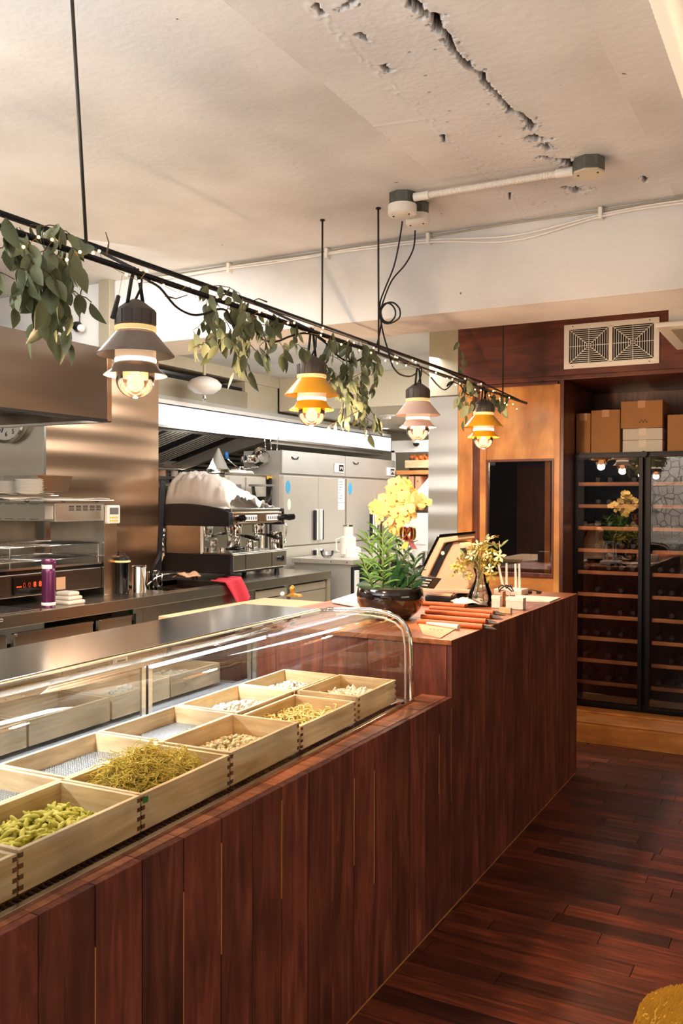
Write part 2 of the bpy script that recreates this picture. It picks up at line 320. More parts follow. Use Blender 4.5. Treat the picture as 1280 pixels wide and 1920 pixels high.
# ceiling: gridded slab whose underside carries the broken formwork joint along Y
def seg_d(px, py, pts):
    best = np.full(px.shape, 9.); 
    for (a, b_) in zip(pts[:-1], pts[1:]):
        ax, ay = a[:2]; dx, dy = b_[0]-ax, b_[1]-ay; t = np.clip(((px-ax)*dx+(py-ay)*dy)/(dx*dx+dy*dy), 0, 1)
        wv = a[2]+(b_[2]-a[2])*t
        best = np.minimum(best, np.hypot(px-ax-dx*t, py-ay-dy*t)/wv)
    return best
def cpt(px, py, wd): p = at(px, py, Z=CZ); return (p.x, p.y, wd)
crack = [cpt(*a) for a in ((755,-40,.007),(775,5,.008),(790,20,.008),(812,28,.009),(822,48,.007),(836,62,.006),(852,95,.006),(872,118,.006),(882,128,.005),(900,135,.006),(912,158,.005),(930,175,.004),(948,195,.005),(958,208,.006),(975,212,.005),(990,225,.008),(1000,240,.011))]
holes = [[cpt(*a) for a in pl] for pl in (((985,256,.010),(1003,258,.014),(1022,262,.010)), ((1020,272,.010),(1030,280,.009)), ((1012,292,.008),(1035,298,.010),(1062,300,.011),(1078,315,.014)),
         ((1070,352,.014),(1090,358,.016)), ((590,8,.004),(604,22,.004)), ((640,12,.006),(662,2,.007)), ((722,125,.006),(732,130,.006)), ((668,62,.004),(690,74,.005)), ((830,252,.005),(834,266,.004)), ((955,362,.004),(956,374,.004)), ((1206,330,.005),(1210,340,.006)))]
def ceil_grid(x0, x1, y0, y1, h):
    nx = int((x1-x0)/h); ny = int((y1-y0)/h); xs = np.linspace(x0, x1, nx+1); ys = np.linspace(y0, y1, ny+1)
    X, Y = np.meshgrid(xs, ys, indexing='ij'); rng = np.random.default_rng(5)
    sm = lambda a: (a+np.roll(a, 1, 0)+np.roll(a, -1, 0)+np.roll(a, 1, 1)+np.roll(a, -1, 1))/5
    nzf = rng.normal(size=X.shape); nzf = sm(sm(nzf)); nzf /= nzf.std()
    nf2 = rng.normal(size=X.shape); 
    for _ in range(14): nf2 = sm(nf2)
    nf2 /= nf2.std()
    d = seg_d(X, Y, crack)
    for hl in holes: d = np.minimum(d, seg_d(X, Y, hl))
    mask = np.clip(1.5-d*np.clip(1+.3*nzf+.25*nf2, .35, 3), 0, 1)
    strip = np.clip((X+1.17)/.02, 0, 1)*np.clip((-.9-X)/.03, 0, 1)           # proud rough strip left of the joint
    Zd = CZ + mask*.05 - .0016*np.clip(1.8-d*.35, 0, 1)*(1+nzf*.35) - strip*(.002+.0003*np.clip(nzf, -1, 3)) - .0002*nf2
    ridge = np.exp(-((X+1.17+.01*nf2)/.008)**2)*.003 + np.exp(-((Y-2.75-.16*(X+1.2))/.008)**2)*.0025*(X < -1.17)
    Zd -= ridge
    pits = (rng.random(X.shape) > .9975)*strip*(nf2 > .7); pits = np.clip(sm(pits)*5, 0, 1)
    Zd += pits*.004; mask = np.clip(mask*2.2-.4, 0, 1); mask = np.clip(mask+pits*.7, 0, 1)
    me = bpy.data.meshes.new('ceiling'); co = np.stack([X.ravel(), Y.ravel(), Zd.ravel()], 1)
    idx = np.arange(X.size).reshape(X.shape); q = np.stack([idx[:-1, :-1], idx[:-1, 1:], idx[1:, 1:], idx[1:, :-1]], -1).reshape(-1, 4)
    me.vertices.add(len(co)); me.vertices.foreach_set('co', co.ravel()); me.loops.add(q.size); me.loops.foreach_set('vertex_index', q.ravel().astype(np.int32))
    me.polygons.add(len(q)); me.polygons.foreach_set('loop_start', np.arange(0, q.size, 4, dtype=np.int32)); me.update(); me.validate()
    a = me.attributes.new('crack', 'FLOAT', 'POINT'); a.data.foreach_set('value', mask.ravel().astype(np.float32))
    me.materials.append(M['painted_concrete']); me.shade_smooth()
    return me
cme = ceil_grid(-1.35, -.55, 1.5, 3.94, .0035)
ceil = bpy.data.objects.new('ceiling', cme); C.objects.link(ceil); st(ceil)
for nm, a, b_ in (('slab_left', (-6.6, -3, CZ), (-1.35, 11.2, CZ+.1)), ('slab_right', (-.55, -3, CZ), (3.2, 11.2, CZ+.1)), ('slab_front', (-1.35, -3, CZ), (-.55, 1.5, CZ+.1)), ('slab_back', (-1.35, 3.94, CZ), (-.55, 11.2, CZ+.1)), ('slab_cover', (-1.4, 1.4, CZ+.07), (-.5, 4, CZ+.1))):
    bx(nm, 'painted_concrete', a, b_, ceil)
beam = st(bx('trim_1', 'painted_concrete', (-6.6, 3.94, 2.487), (3.2, 4.36, CZ), bevel=.004))
st(bx('wall_left', 'steel_satin', (-6.7, -3, 0), (-6.6, 11.2, CZ)))
st(bx('wall_back', 'beige_paint', (-6.7, 11.2, 0), (3.2, 11.3, CZ)))
st(bx('wall_right', 'beige_paint', (3.2, -3, 0), (3.3, 11.3, CZ)))
st(bx('wall_front', 'interior_black', (-6.7, -3.1, 0), (3.3, -3, CZ))); st(bx('trim_6', 'white_stone', (-2.7, -3, .9), (3.2, -2.97, 2.4)))
# kitchen ceiling drop and fascias
st(bx('trim_2', 'beige_paint', (-5.0, 7.9, 2.526), (-2.3, 11.2, CZ), bevel=.003))
st(bx('trim_3', 'beige_paint', (-5.22, 4.4, 2.768), (-5.0, 7.9, CZ)))
# column clad in sheet steel
col = thing('steel_column', 'square column clad in brushed coppery-lit steel behind the back counter', 'column', (-5.5, 5.2, 0))
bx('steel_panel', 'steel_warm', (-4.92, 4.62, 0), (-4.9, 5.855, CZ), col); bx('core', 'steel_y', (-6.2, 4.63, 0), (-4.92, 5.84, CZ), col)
bx('side_panel', 'steel_x', (-6.2, 4.608, 0), (-4.905, 4.63, CZ), col); bx('corner_strip', 'steel_plain', (-4.91, 4.604, 0), (-4.897, 4.622, CZ), col)
# far steel pillar beside the wooden cabinet
pil = thing('steel_pillar', 'tall narrow brushed steel pillar left of the wooden wine wall', 'pillar', (-2.45, 6.2, 0))
bx('steel_panel', 'pillar_steel', (-2.56, 6.1, 0), (-2.33, 6.12, 2.36), pil); bx('core', 'steel_y', (-2.56, 6.12, 0), (-2.33, 6.5, CZ), pil)
bx('upper_panel', 'grey_duct', (-2.555, 6.095, 2.37), (-2.33, 6.12, CZ), pil)
# ================================================================== WOODEN WALL with window, vent and wine recess
WY = 6.1
ww = thing('wooden_wall_unit', 'mahogany and honey wood wall unit framing the window and wine fridge', 'cabinet', (-1.6, WY, 0))
bx('upper_panel', 'dark_mahogany', (-2.325, WY, 2.45), (3.2, WY+.05, 2.865), ww)
bx('moulding', 'dark_mahogany', (-2.16, WY-.012, 2.43), (3.2, WY+.03, 2.46), ww, bevel=.004)
bx('moulding', 'dark_mahogany', (-2.15, WY-.006, 2.405), (-1.6, WY+.03, 2.428), ww, bevel=.004)
bx('stile', 'honey_wood', (-2.325, WY-.01, 0), (-2.215, WY+.04, 2.45), ww, bevel=.003)
bx('stile', 'mahogany_v', (-2.213, WY+.02, 0), (-2.185, WY+.05, 2.43), ww); bx('stile', 'mahogany_v', (-2.183, WY+.01, 0), (-2.163, WY+.04, 2.43), ww)
bx('stile', 'honey_wood', (-2.161, WY, 0), (-2.115, WY+.04, 2.40), ww, bevel=.002)
bx('door_panel', 'honey_wood', (-2.115, WY+.01, 1.895), (-1.625, WY+.04, 2.405), ww)
bx('lower_panel', 'honey_h', (-2.115, WY+.01, 0), (-1.625, WY+.04, 1.07), ww)
bx('stile', 'honey_wood', (-1.625, WY-.005, 0), (-1.585, WY+.04, 2.405), ww, bevel=.002)
bx('stile', 'mahogany_v', (-1.583, WY-.01, 0), (-1.558, WY+.3, 2.43), ww, bevel=.002)
# window in the panel
win = st(thing('window_1', None, None, (-1.87, WY, 1.07))); 
for a, b_ in (((-2.115, 1.07), (-1.625, 1.098)), ((-2.115, 1.878), (-1.625, 1.895)), ((-2.115, 1.098), (-2.10, 1.878)), ((-1.64, 1.098), (-1.625, 1.878))):
    bx('window_frame', 'mahogany_v', (a[0], WY-.008, a[1]), (b_[0], WY+.03, b_[1]), win, bevel=.002)
bx('window_pane', 'cabinet_glass', (-2.10, WY+.012, 1.098), (-1.64, WY+.018, 1.878), win)
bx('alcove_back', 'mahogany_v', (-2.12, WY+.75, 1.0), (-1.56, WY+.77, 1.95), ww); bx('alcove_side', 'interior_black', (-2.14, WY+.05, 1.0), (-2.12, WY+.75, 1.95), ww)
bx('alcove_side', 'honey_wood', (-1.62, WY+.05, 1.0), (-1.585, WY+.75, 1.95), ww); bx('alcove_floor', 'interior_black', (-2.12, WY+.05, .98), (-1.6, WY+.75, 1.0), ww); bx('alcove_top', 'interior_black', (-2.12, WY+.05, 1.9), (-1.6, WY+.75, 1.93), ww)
bx('inner_post', 'honey_wood', (-1.70, WY+.04, 1.098), (-1.66, WY+.07, 1.878), ww)
# recess shell
bx('recess_back', 'mahogany_v', (-1.58, 7.1, 0), (3.2, 7.14, 2.5), ww); bx('recess_side', 'mahogany_v', (-1.60, WY+.05, 0), (-1.58, 7.1, 2.45), ww); bx('recess_top', 'mahogany_v', (-1.6, WY+.05, 2.44), (3.2, 7.1, 2.46), ww)
# plinth step
bx('plinth', 'honey_h', (-2.3, 5.95, 0), (3.2, 5.97, .128), ww, bevel=.002); bx('plinth_top', 'honey_h', (-2.3, 5.95, .128), (3.2, 6.42, .142), ww, bevel=.003)
bx('plinth_trim', 'honey_wood', (-2.3, 6.20, .142), (3.2, 6.23, .155), ww, bevel=.003)
# vent
vt = thing('air_vent', 'white double square air vent grille on dark mahogany panel', 'vent', (-1.25, WY, 2.65))
X0, X1, Z0, Z1 = -1.56, -.94, 2.502, 2.802
def frame(mb, x0, x1, z0, z1, t, y0, y1):
    mb.box((x0, y0, z0), (x1, y1, z0+t)); mb.box((x0, y0, z1-t), (x1, y1, z1)); mb.box((x0, y0, z0+t), (x0+t, y1, z1-t)); mb.box((x1-t, y0, z0+t), (x1, y1, z1-t)); return mb
frame(MB(), X0, X1, Z0, Z1, .035, WY-.012, WY).build('vent_frame', 'white_enamel', vt, bevel=.002)
bx('mullion', 'white_enamel', ((X0+X1)/2-.012, WY-.012, Z0+.03), ((X0+X1)/2+.012, WY, Z1-.03), vt)
bx('backing', 'interior_black', (X0+.02, WY-.003, Z0+.02), (X1-.02, WY-.001, Z1-.02), vt)
for k in (0, 1):
    cx = (X0+.035+(X0+X1)/2-.012)/2 if k == 0 else (X1-.035+(X0+X1)/2+.012)/2; cz = (Z0+Z1)/2; hw = ((X1-X0)/2-.047)/2; hh = (Z1-Z0)/2-.035
    for q in range(8):
        f_ = .12+.88*q/7.6; frame(MB(), cx-hw*f_, cx+hw*f_, cz-hh*f_, cz+hh*f_, .0035, WY-.010, WY-.005).build('slat', 'white_enamel', vt)
    g = MB()
    for sx in (-1, 1):
        for sz in (-1, 1): g.tube([(cx+sx*hw*.1, WY-.009, cz+sz*hh*.1), (cx+sx*hw, WY-.009, cz+sz*hh)], .0022, 5)
    g.tube([(cx-hw, WY-.009, cz), (cx+hw, WY-.009, cz)], .0018, 5); g.tube([(cx, WY-.009, cz-hh), (cx, WY-.009, cz+hh)], .0018, 5)
    g.build('brace', 'white_enamel', vt)
for x in (X0+.06, X1-.06):
    for z in (Z0+.015, Z1-.015): MB().lathe([(0, 0), (.004, 0), (.004, .003), (0, .003)], n=8, T=Matrix.Translation((x, WY-.011, z)) @ Matrix.Rotation(R(90), 4, 'X')).build('screw', 'black_metal', vt)
# ------------------------------------------------------------------ wine cooler
CY = 6.40
wc = thing('wine_cooler', 'tall black glass-door wine cooler with wooden shelf fronts', 'fridge', (-.8, CY, .142))
bx('cooler_body', 'interior_black', (-1.575, CY+.62, .142), (.9, CY+.64, 1.94), wc)
bx('cooler_roof', 'black_metal', (-1.575, CY, 1.90), (.9, CY+.64, 1.945), wc); bx('cooler_floor', 'black_metal', (-1.575, CY, .142), (.9, CY+.64, .19), wc)
for x in (-1.575, -1.075, -.44, .2, .88): bx('cooler_post', 'black_metal', (x-(.0 if x < -1.5 else .012), CY+.02, .19), (x+.012 if x > -1.5 else x+.03, CY+.62, 1.9), wc)
doors = [(-1.572, -1.085), (-1.062, -.46), (-.43, .18)]
for (a, b_) in doors:
    d = frame(MB(), a, b_, .15, 1.935, .028, CY-.02, CY+.012).build('door', 'black_metal', wc, bevel=.002)
    bx('door_glass', 'cooler_glass', (a+.028, CY-.008, .178), (b_-.028, CY-.004, 1.907), d)
MB().lathe([(0, 0), (.022, 0), (.022, .03), (0, .03)], n=12, T=Matrix.Translation((-1.075, CY-.03, 1.925)) @ Matrix.Rotation(R(90), 4, 'X')).build('hinge', 'black_metal', wc)
rb = random.Random(9)
for ci, (a, b_) in enumerate(doors[:3]):
    for k in range(11):
        z = .295+k*.1573
        if z > 1.85: continue
        sh = bx('shelf', 'shelf_wood', (a+.035, CY+.03, z), (b_-.022, CY+.048, z+.026), wc, bevel=.002)
        bx('rack', 'black_metal', (a+.03, CY+.05, z-.004), (b_-.02, CY+.55, z+.004), wc)
def bottle_mesh():
    return MB().lathe([(0, 0), (.037, 0), (.038, .01), (.038, .19), (.03, .215), (.014, .235), (.0135, .30), (.0155, .30), (.0155, .312), (0, .312)], n=14)
bot0 = None
for ci, (a, b_) in enumerate(doors[:2]):
    for k in range(10):
        z = .295+k*.1573+.045
        for q in range(6 if ci else 5):
            if rb.random() < .2: continue
            x = a+.075+q*.083
            if bot0 is None:
                bot0 = bottle_mesh().build('wine_bottle', 'bottle_glass', None, smooth=35); o = bot0; tag(o, None, 'bottle', 'wine bottles lying in the cooler')
                cap = MB().lathe([(0, .25), (.0145, .25), (.0165, .312), (0, .3125)], n=10).build('bottle_cap', 'dark_leather', o, world=False)
            else: o = copy_tree(bot0)
            o.rotation_euler = (R(90), 0, 0); o.location = (x, CY+.40+rb.uniform(-.02, .02), z)
            o['label'] = f"dark wine bottle lying on the {['lowest','second','third','fourth','fifth','sixth','seventh','eighth','ninth','tenth'][k]} shelf up, behind the {'right' if ci else 'left'} cooler door"
# boxes on the cooler
def carton(name, label, x0, x1, z0, z1, m, dy=0, d=.35):
    t = thing(name, label, 'box', ((x0+x1)/2, CY+.1+dy+d/2, z0))
    bx('carton', m, (x0, CY+.1+dy, z0), (x1, CY+.1+dy+d, z1), t, bevel=.003)
    bx('tape', 'tan_paper' if m == 'cardboard' else 'paper', ((x0+x1)/2-.025, CY+.099+dy, z1-.05), ((x0+x1)/2+.025, CY+.3+dy, z1+.001), t); return t
carton('cardboard_box', 'brown cardboard box at the left end on top of wine cooler', -1.574, -1.47, 1.946, 2.235, 'cardboard')
carton('cardboard_box', 'brown cardboard box second from left on top of wine cooler', -1.464, -1.263, 1.946, 2.252, 'cardboard', -.01)
t = carton('cardboard_box', 'wide brown cardboard box lying on two white boxes', -1.255, -.975, 2.115, 2.305, 'cardboard', -.02)
for k in range(5): bx('stamp', 'dark_leather', (-1.13+k*.012, CY+.078, 2.15+(k%2)*.012), (-1.122+k*.012, CY+.0795, 2.16+(k%2)*.012), t)
carton('white_box', 'upper slim white box under the wide cardboard box', -1.245, -.977, 2.033, 2.113, 'white_card')
carton('white_box', 'lower slim white box standing directly on wine cooler', -1.245, -.977, 1.946, 2.031, 'white_card')
carton('cardboard_box', 'brown cardboard box at right frame edge on wine cooler', -.945, -.6, 1.946, 2.20, 'cardboard')
# air conditioner at the right edge
ac = thing('air_conditioner', 'white air conditioner panel hanging at right edge', 'air conditioner', (-.3, 5.0, 2.42))
bx('casing', 'white_enamel', (-.69, 4.75, 2.50), (.2, 5.4, 2.72), ac, bevel=.006); bx('panel', 'white_enamel', (-.745, 4.7, 2.475), (.25, 5.45, 2.50), ac, bevel=.006)
bx('grille', 'grey_duct', (-.68, 4.76, 2.468), (.2, 5.38, 2.476), ac); bx('bracket', 'grey_duct', (-.6, 4.95, 2.7), (-.56, 5.0, 2.87), ac)
# flexible duct at top right
MB().tube([(-.215, y_, 2.70) for y_ in np.arange(.8, 2.75, .012)], [.118+.006*(k % 2) for k in range(len(np.arange(.8, 2.75, .012)))], 20).build('flexible_duct', 'white_plastic', None, smooth=True)
tag(C.objects['flexible_duct'], 'white ribbed duct under the ceiling in top right corner', 'duct')
# ================================================================== BAR COUNTER
FX = -1.255; LOWZ = .84; TOPZ = 1.06; SY = 3.235; EY = 5.25
ct = thing('bar_counter', 'long reddish brown plank-clad bar counter, low section then raised section', 'counter', (FX, 3, 0))
rp = random.Random(4)
ed = [.60, .745, .885, 1.02, 1.165, 1.311, 1.45, 1.588, 1.732, 1.864, 2.002, 2.142, 2.281, 2.42, 2.56, 2.70, 2.84, 2.98, 3.11, SY]
for a, b_ in zip(ed[:-1], ed[1:]):
    g = rp.choice([.0016, .002, .003, .0045]); pr_ = rp.uniform(-.001, .001)
    bx('front_plank', 'plank_red', (FX-.02, a+g, .012), (FX+pr_, b_-g*.4, LOWZ-.001), ct, bevel=.0012)
    rp.random() < .55 and bx('leak_strip', 'gap_wood', (FX-.012, b_-g*.4, .3+rp.random()*.3), (FX-.0006, b_+.0022, LOWZ-.03-rp.random()*.1), ct); bx('cap_plank', 'cap_red', (FX-.125, a+g*.6, LOWZ-.022), (FX-.021, b_-g*.4, LOWZ+rp.uniform(-.0008, .0008)), ct, bevel=.0012)  # pale strips paint thin orange lines of leaking light into some gaps
yy = SY
while yy < EY-.02:
    b_ = min(EY, yy+rp.choice([.13, .14, .14])); 
    if EY-b_ < .05: b_ = EY
    bx('front_plank', 'plank_red', (FX-.02, yy+.0006, .012), (FX+rp.uniform(-.0006, .0006), b_-.0006, TOPZ-.001), ct, bevel=.0008); yy = b_
bx('light_wood_backing', 'gap_wood', (FX-.045, .6, .02), (FX-.024, EY-.01, LOWZ-.03), ct); 
bx('core', 'interior_black', (-2.3, SY+.03, 0), (FX-.046, EY-.02, TOPZ-.03), ct)
xs = [-2.3, -2.06, -1.83, -1.62, -1.43, FX-.021]
for a, b_ in zip(xs[:-1], xs[1:]): bx('step_board', 'plank_red', (a+.0008, SY, LOWZ-.06), (b_-.0008, SY+.02, TOPZ-.022), ct, bevel=.0008)
for a, b_ in ((-1.62, FX), (-1.98, -1.62), (-2.33, -1.98)): bx('top_board', 'top_red', (a+.0008, SY-.004, TOPZ-.02), (b_-.001 if b_ == FX else b_-.0004, EY, TOPZ), ct, bevel=.001)
bx('end_panel', 'plank_red', (-2.3, EY-.02, 0), (FX-.021, EY, TOPZ-.021), ct)
bx('base_gap_lip', 'gap_wood', (FX-.03, .6, 0), (FX-.006, EY, .012), ct)
bx('counter_extension', 'tan_board', (-2.72, 3.25, TOPZ-.03), (-2.335, 4.15, TOPZ-.002), ct, bevel=.003)
bx('extension_body', 'steel_y', (-2.68, 3.28, 0), (-2.34, 4.1, TOPZ-.03), ct)
# ================================================================== DISPLAY CASE (turned about 1.8 degrees)
TH = R(1.8); PIV = Vector((-1.385, 3.05, 0)); CT = Matrix.Translation(PIV) @ Matrix.Rotation(TH, 4, 'Z')
def cs(u, v, z): return CT @ Vector((u, v, z))          # u right, v along (0 = far end, negative towards viewer)
dc = thing('glass_display_case', 'refrigerated counter display case with curved glass and steel top', 'display case', PIV, TH)
def cbox(name, m, a, b_, parent=None, bevel=0): 
    return MB().box(a, b_, CT).build(name, m, parent or dc, bevel=bevel)
VN = -2.6
cbox('deck', 'deck_white', (-.66, VN, .80), (.035, .06, .836)); cbox('case_body', 'steel_y', (-.70, VN, 0), (.03, .05, .80))
cbox('front_channel', 'steel_y', (.0, VN, .832), (.018, .02, .842)); cbox('front_channel', 'steel_plain', (.018, VN, .836), (.034, .05, .850), bevel=.001)
g = MB()
for k in range(150): v0 = -2.5+k*.0165; g.box((-.012, v0, .836), (.016, v0+.006, .8445), CT)
g.build('vent_grille', 'black_metal', dc)['kind'] = 'stuff'
# section of curved front glass
sec = [(.026, .85), (.026, .98), (.024, 1.05), (.017, 1.095), (.0, 1.13), (-.03, 1.155), (-.075, 1.170), (-.13, 1.176), (-.20, 1.176), (-.28, 1.172), (-.36, 1.166)]
g = MB(); g.grid(lambda i, j: cs(*(lambda s: (s[0], VN+(0-VN)*j, s[1]))(sec[min(int(round(i*10)), 10)])), 10, 1); g.build('curved_glass', 'case_glass', dc, smooth=True)
# end panel: glass sheet with bright metal arch
endp = [cs(u, .035, z) for u, z in sec]+[cs(-.62, .035, 1.15), cs(-.62, .035, .84)]
g = MB(); g.add(endp, [tuple(range(len(endp)))]); g.build('end_glass', 'end_glass', dc)
MB().tube([cs(u, .035, z) for u, z in sec], .009, 8).build('end_frame', 'chrome', dc, smooth=True)
MB().tube([cs(u-.022 if z < 1.1 else u-.01, .03, z-.02 if z > 1.1 else z) for u, z in sec[:-1]], .004, 6).build('end_gasket', 'white_plastic', dc, smooth=True)
cbox('end_sill', 'steel_plain', (-.62, .02, .836), (.03, .06, .848), bevel=.002)
# steel top slab
MB().box((-.715, VN, 1.148), (-.362, .02, 1.172), CT).build('top_slab', 'slab_steel', dc, bevel=.003)
cbox('slab_trim', 'tray_wood', (-.362, VN, 1.150), (-.350, .02, 1.168), bevel=.002); cbox('glass_rail', 'steel_plain', (-.350, VN, 1.158), (-.330, .02, 1.168), bevel=.001)
# rear sliding doors
RU = -.64
cbox('rear_rail', 'steel_plain', (RU-.02, VN, 1.05), (RU+.02, .03, 1.148)); cbox('rear_rail', 'deck_white', (RU-.01, VN, .836), (RU+.03, .03, .872), bevel=.002)
cbox('rear_door', 'door_glass', (RU+.012, VN, .872), (RU+.016, -.72, 1.05)); cbox('rear_door', 'door_glass', (RU-.006, -.74, .872), (RU-.002, .02, 1.05))
for v in (-.735, -.70, -.02): cbox('door_stile', 'steel_plain', (RU, v-.012, .87), (RU+.02, v+.008, 1.05))
cbox('led_strip', 'led_white', (RU+.022, -.71, 1.036), (RU+.036, .015, 1.050)); cbox('led_housing', 'steel_plain', (RU+.0, VN, 1.05), (RU+.04, .02, 1.066))
for v in (-.30, -1.0, -1.7):
    l_ = bpy.data.lights.new('case_led', 'AREA'); l_.shape = 'RECTANGLE'; l_.size = .03; l_.size_y = .65; l_.energy = 4; l_.color = (.93, .96, 1)
    o = bpy.data.objects.new('case_led', l_); C.objects.link(o); o.matrix_world = CT @ Matrix.Translation((RU+.12, v, 1.14)) @ Matrix.Rotation(R(12), 4, 'Y')
MB().box((.0, -.06, .845), (.03, -.03, .850), CT).build('sticker', 'red_dot', dc)
# ------------------------------------------------------------------ wooden trays
TL = .36; DK = .850
def tray(u0, v0, wd, ln, zt, label, contents_green=False, low=DK):
    t = thing('wooden_tray', label, 'tray', cs(u0+wd/2, v0-ln/2, low), TH, 'wooden pasta trays in the display case')
    th = .011
    B = lambda nm, m, a, b_: MB().box(a, b_, CT).build(nm, m, t, bevel=.001)
    B('side_board', 'tray_wood', (u0+wd-th, v0-ln, low), (u0+wd, v0, zt)); B('side_board', 'tray_wood', (u0, v0-ln, low), (u0+th, v0, zt))
    B('end_board', 'tray_wood_x', (u0+th, v0-th, low), (u0+wd-th, v0, zt)); B('end_board', 'tray_wood_x', (u0+th, v0-ln, low), (u0+wd-th, v0-ln+th, zt))
    n_ = 4; hh = (zt-low)/(2*n_)
    for k in range(n_):
        for ve in (v0-ln, v0-th): MB().box((u0+wd-.004, ve, low+hh*(2*k+.6)), (u0+wd+.0004, ve+th, low+hh*(2*k+1.5)), CT).build('finger_joint', 'joint_wood', t)
    return t
def wire_floor(t, u0, v0, wd, ln, z):
    g = MB(); n1 = 40; n2 = 26
    for k in range(n1+1): v = v0-ln+.012+(ln-.024)*k/n1; g.box((u0+.011, v-.0012, z), (u0+wd-.011, v+.0012, z+.0018), CT)
    for k in range(n2+1): u = u0+.011+(wd-.022)*k/n2; g.box((u-.0012, v0-ln+.011, z), (u+.0012, v0-.011, z+.0018), CT)
    g.build('wire_mesh_floor', 'mesh_wire', t)['kind'] = 'stuff'
    MB().box((u0+.011, v0-ln+.011, z-.012), (u0+wd-.011, v0-.011, z-.008), CT).build('tray_bottom', 'deck_white', t)
front = [  # v0 (far), length, top z, label
 (-.035, .325, .932, 'wooden tray of cream pasta nests, front row, farthest'), (-.385, .375, .922, 'wooden tray of long yellow noodles, front row, second from far end'),
 (-.775, .365, .938, 'wooden tray of small pasta shells, front row, behind the green noodles'), (-1.145, .355, .934, 'wooden tray heaped with fine green noodles, front row'),
 (-1.505, .355, .934, 'wooden tray of short green pasta twists, front row'), (-1.865, .355, .930, 'wooden tray cut off at left frame edge, front row')]
ft = [tray(-.245, v, L, .238, z, lab) if 0 else tray(-.245, v, .238, L, z, lab) for v, L, z, lab in front]
back = [(-.035, .325, .930, 'wooden tray of white pasta pieces, back row, farthest'), (-.37, .36, .930, 'wooden tray of white pasta pieces, back row, second from far end'),
 (-.745, .36, .930, 'empty wooden tray with wire mesh floor, back row, behind the shells tray'), (-1.115, .36, .930, 'empty wooden tray with wire mesh floor, back row, behind the green noodles'),
 (-1.485, .36, .930, 'empty wooden tray with wire mesh floor, back row, at the left frame edge')]
bt = [tray(-.49, v, .235, L, z, lab) for v, L, z, lab in back]
for i in (2, 3, 4): wire_floor(bt[i], -.49, back[i][0], .235, back[i][1], .878)
for i, (v, L, z, lab) in enumerate(front+back[:2]):
    u0, wd = (-.245, .238) if i < 6 else (-.49, .235); t = (ft+bt)[i]
    MB().box((u0+.011, v-L+.011, .862), (u0+wd-.011, v-.011, .868), CT).build('tray_bottom', 'tray_wood', t)
MB().box((-.245+.238, -1.145-.355+.004, .912), (-.245+.2386, -1.145-.355+.022, .926), CT).build('sticker', 'green_sticker', ft[3])
def pile(name, label, m, u0, v0, wd, ln, n_, L, r, zb, h, seed, kind='twist', bumps=1):
    rr = random.Random(seed); g = MB()
    for _ in range(n_):
        a, b_ = rr.random(), rr.random(); u = u0+.02+a*(wd-.04); v = v0-.02-b_*(ln-.04)
        hm = zb+h*(math.sin(math.pi*min(1, max(0, a)))**.5*math.sin(math.pi*b_)**.5)*(.55+.45*noise.noise(Vector((u*14, v*14, seed)))*bumps+.25)*rr.uniform(.35, 1)+r
        d = Vector((rr.gauss(0, 1), rr.gauss(0, 1), rr.gauss(0, .35))).normalized()*L/2*rr.uniform(.8, 1.15)
        if kind == 'twist':
            p = [Vector((u, v, hm))+d*t for t in (-1, -.6, 0, .6, 1)]; s_ = Vector((rr.gauss(0, 1), rr.gauss(0, 1), rr.gauss(0, 1)))*L*.05
            p = [q+s_*(1-t*t) for q, t in zip(p, (-1, -.6, 0, .6, 1))]
            g.tube([CT @ q for q in p], [r*.35, r*.85, r, r*.8, r*.3], 6)
        elif kind == 'shell':
            s_ = r*rr.uniform(.8, 1.3); T = CT @ Matrix.Translation((u, v, hm)) @ Euler((rr.random()*6, rr.random()*6, 0)).to_matrix().to_4x4()
            g.lathe([(0, -s_*1.2), (s_*.8, -s_*.6), (s_, 0), (s_*.75, s_*.8), (0, s_*1.1)], n=6, T=T)
        elif kind == 'noodle':
            p = []; q = Vector((u, v, hm)); dd = d.normalized(); z0_ = hm
            for s_ in range(9):
                p.append(q.copy()); dd = (dd+Vector((rr.gauss(0, .6), rr.gauss(0, .6), rr.gauss(0, .35)-28*(q.z-z0_)-.12))).normalized(); q = q+dd*L/8
                q.x = min(max(q.x, u0+.014), u0+wd-.014); q.y = min(max(q.y, v0-ln+.014), v0-.014); q.z = max(q.z, zb)
            g.tube([CT @ x for x in p], r, 4, cap=False)
    o = g.build(name, m, None, smooth=True); return tag(o, label, 'pasta', None, 'stuff')
pile('green_noodles', 'fluffy heap of fine yellow-green noodles in its wooden tray', 'noodle_green', -.245, -1.155, .238, .34, 5200, .06, .0011, .868, .125, 3, 'noodle', 1)
pile('pasta_twists', 'olive green pasta twists filling a tray near the left', 'pasta_green', -.245, -1.515, .238, .34, 420, .042, .0062, .870, .052, 4)
pile('pasta_twists', 'few green pasta twists in the tray cut off at lower left', 'pasta_green', -.245, -1.875, .238, .34, 260, .042, .0062, .868, .035, 5)
pile('pasta_shells', 'small speckled pasta shells in their wooden tray', 'pasta_shell', -.245, -.785, .238, .34, 620, .02, .0062, .868, .036, 6, 'shell')
pile('long_noodles', 'long pale yellow noodles in their wooden tray', 'pasta_yellow', -.245, -.395, .238, .35, 330, .10, .0028, .868, .036, 7, 'noodle')
pile('pasta_nests', 'cream pasta nests in the farthest front tray', 'pasta_white', -.245, -.045, .238, .31, 260, .055, .0075, .868, .034, 8, 'twist')
pile('white_pasta', 'white pasta pieces in the farthest back tray', 'pasta_white', -.49, -.045, .235, .31, 520, .024, .006, .868, .040, 9, 'shell')
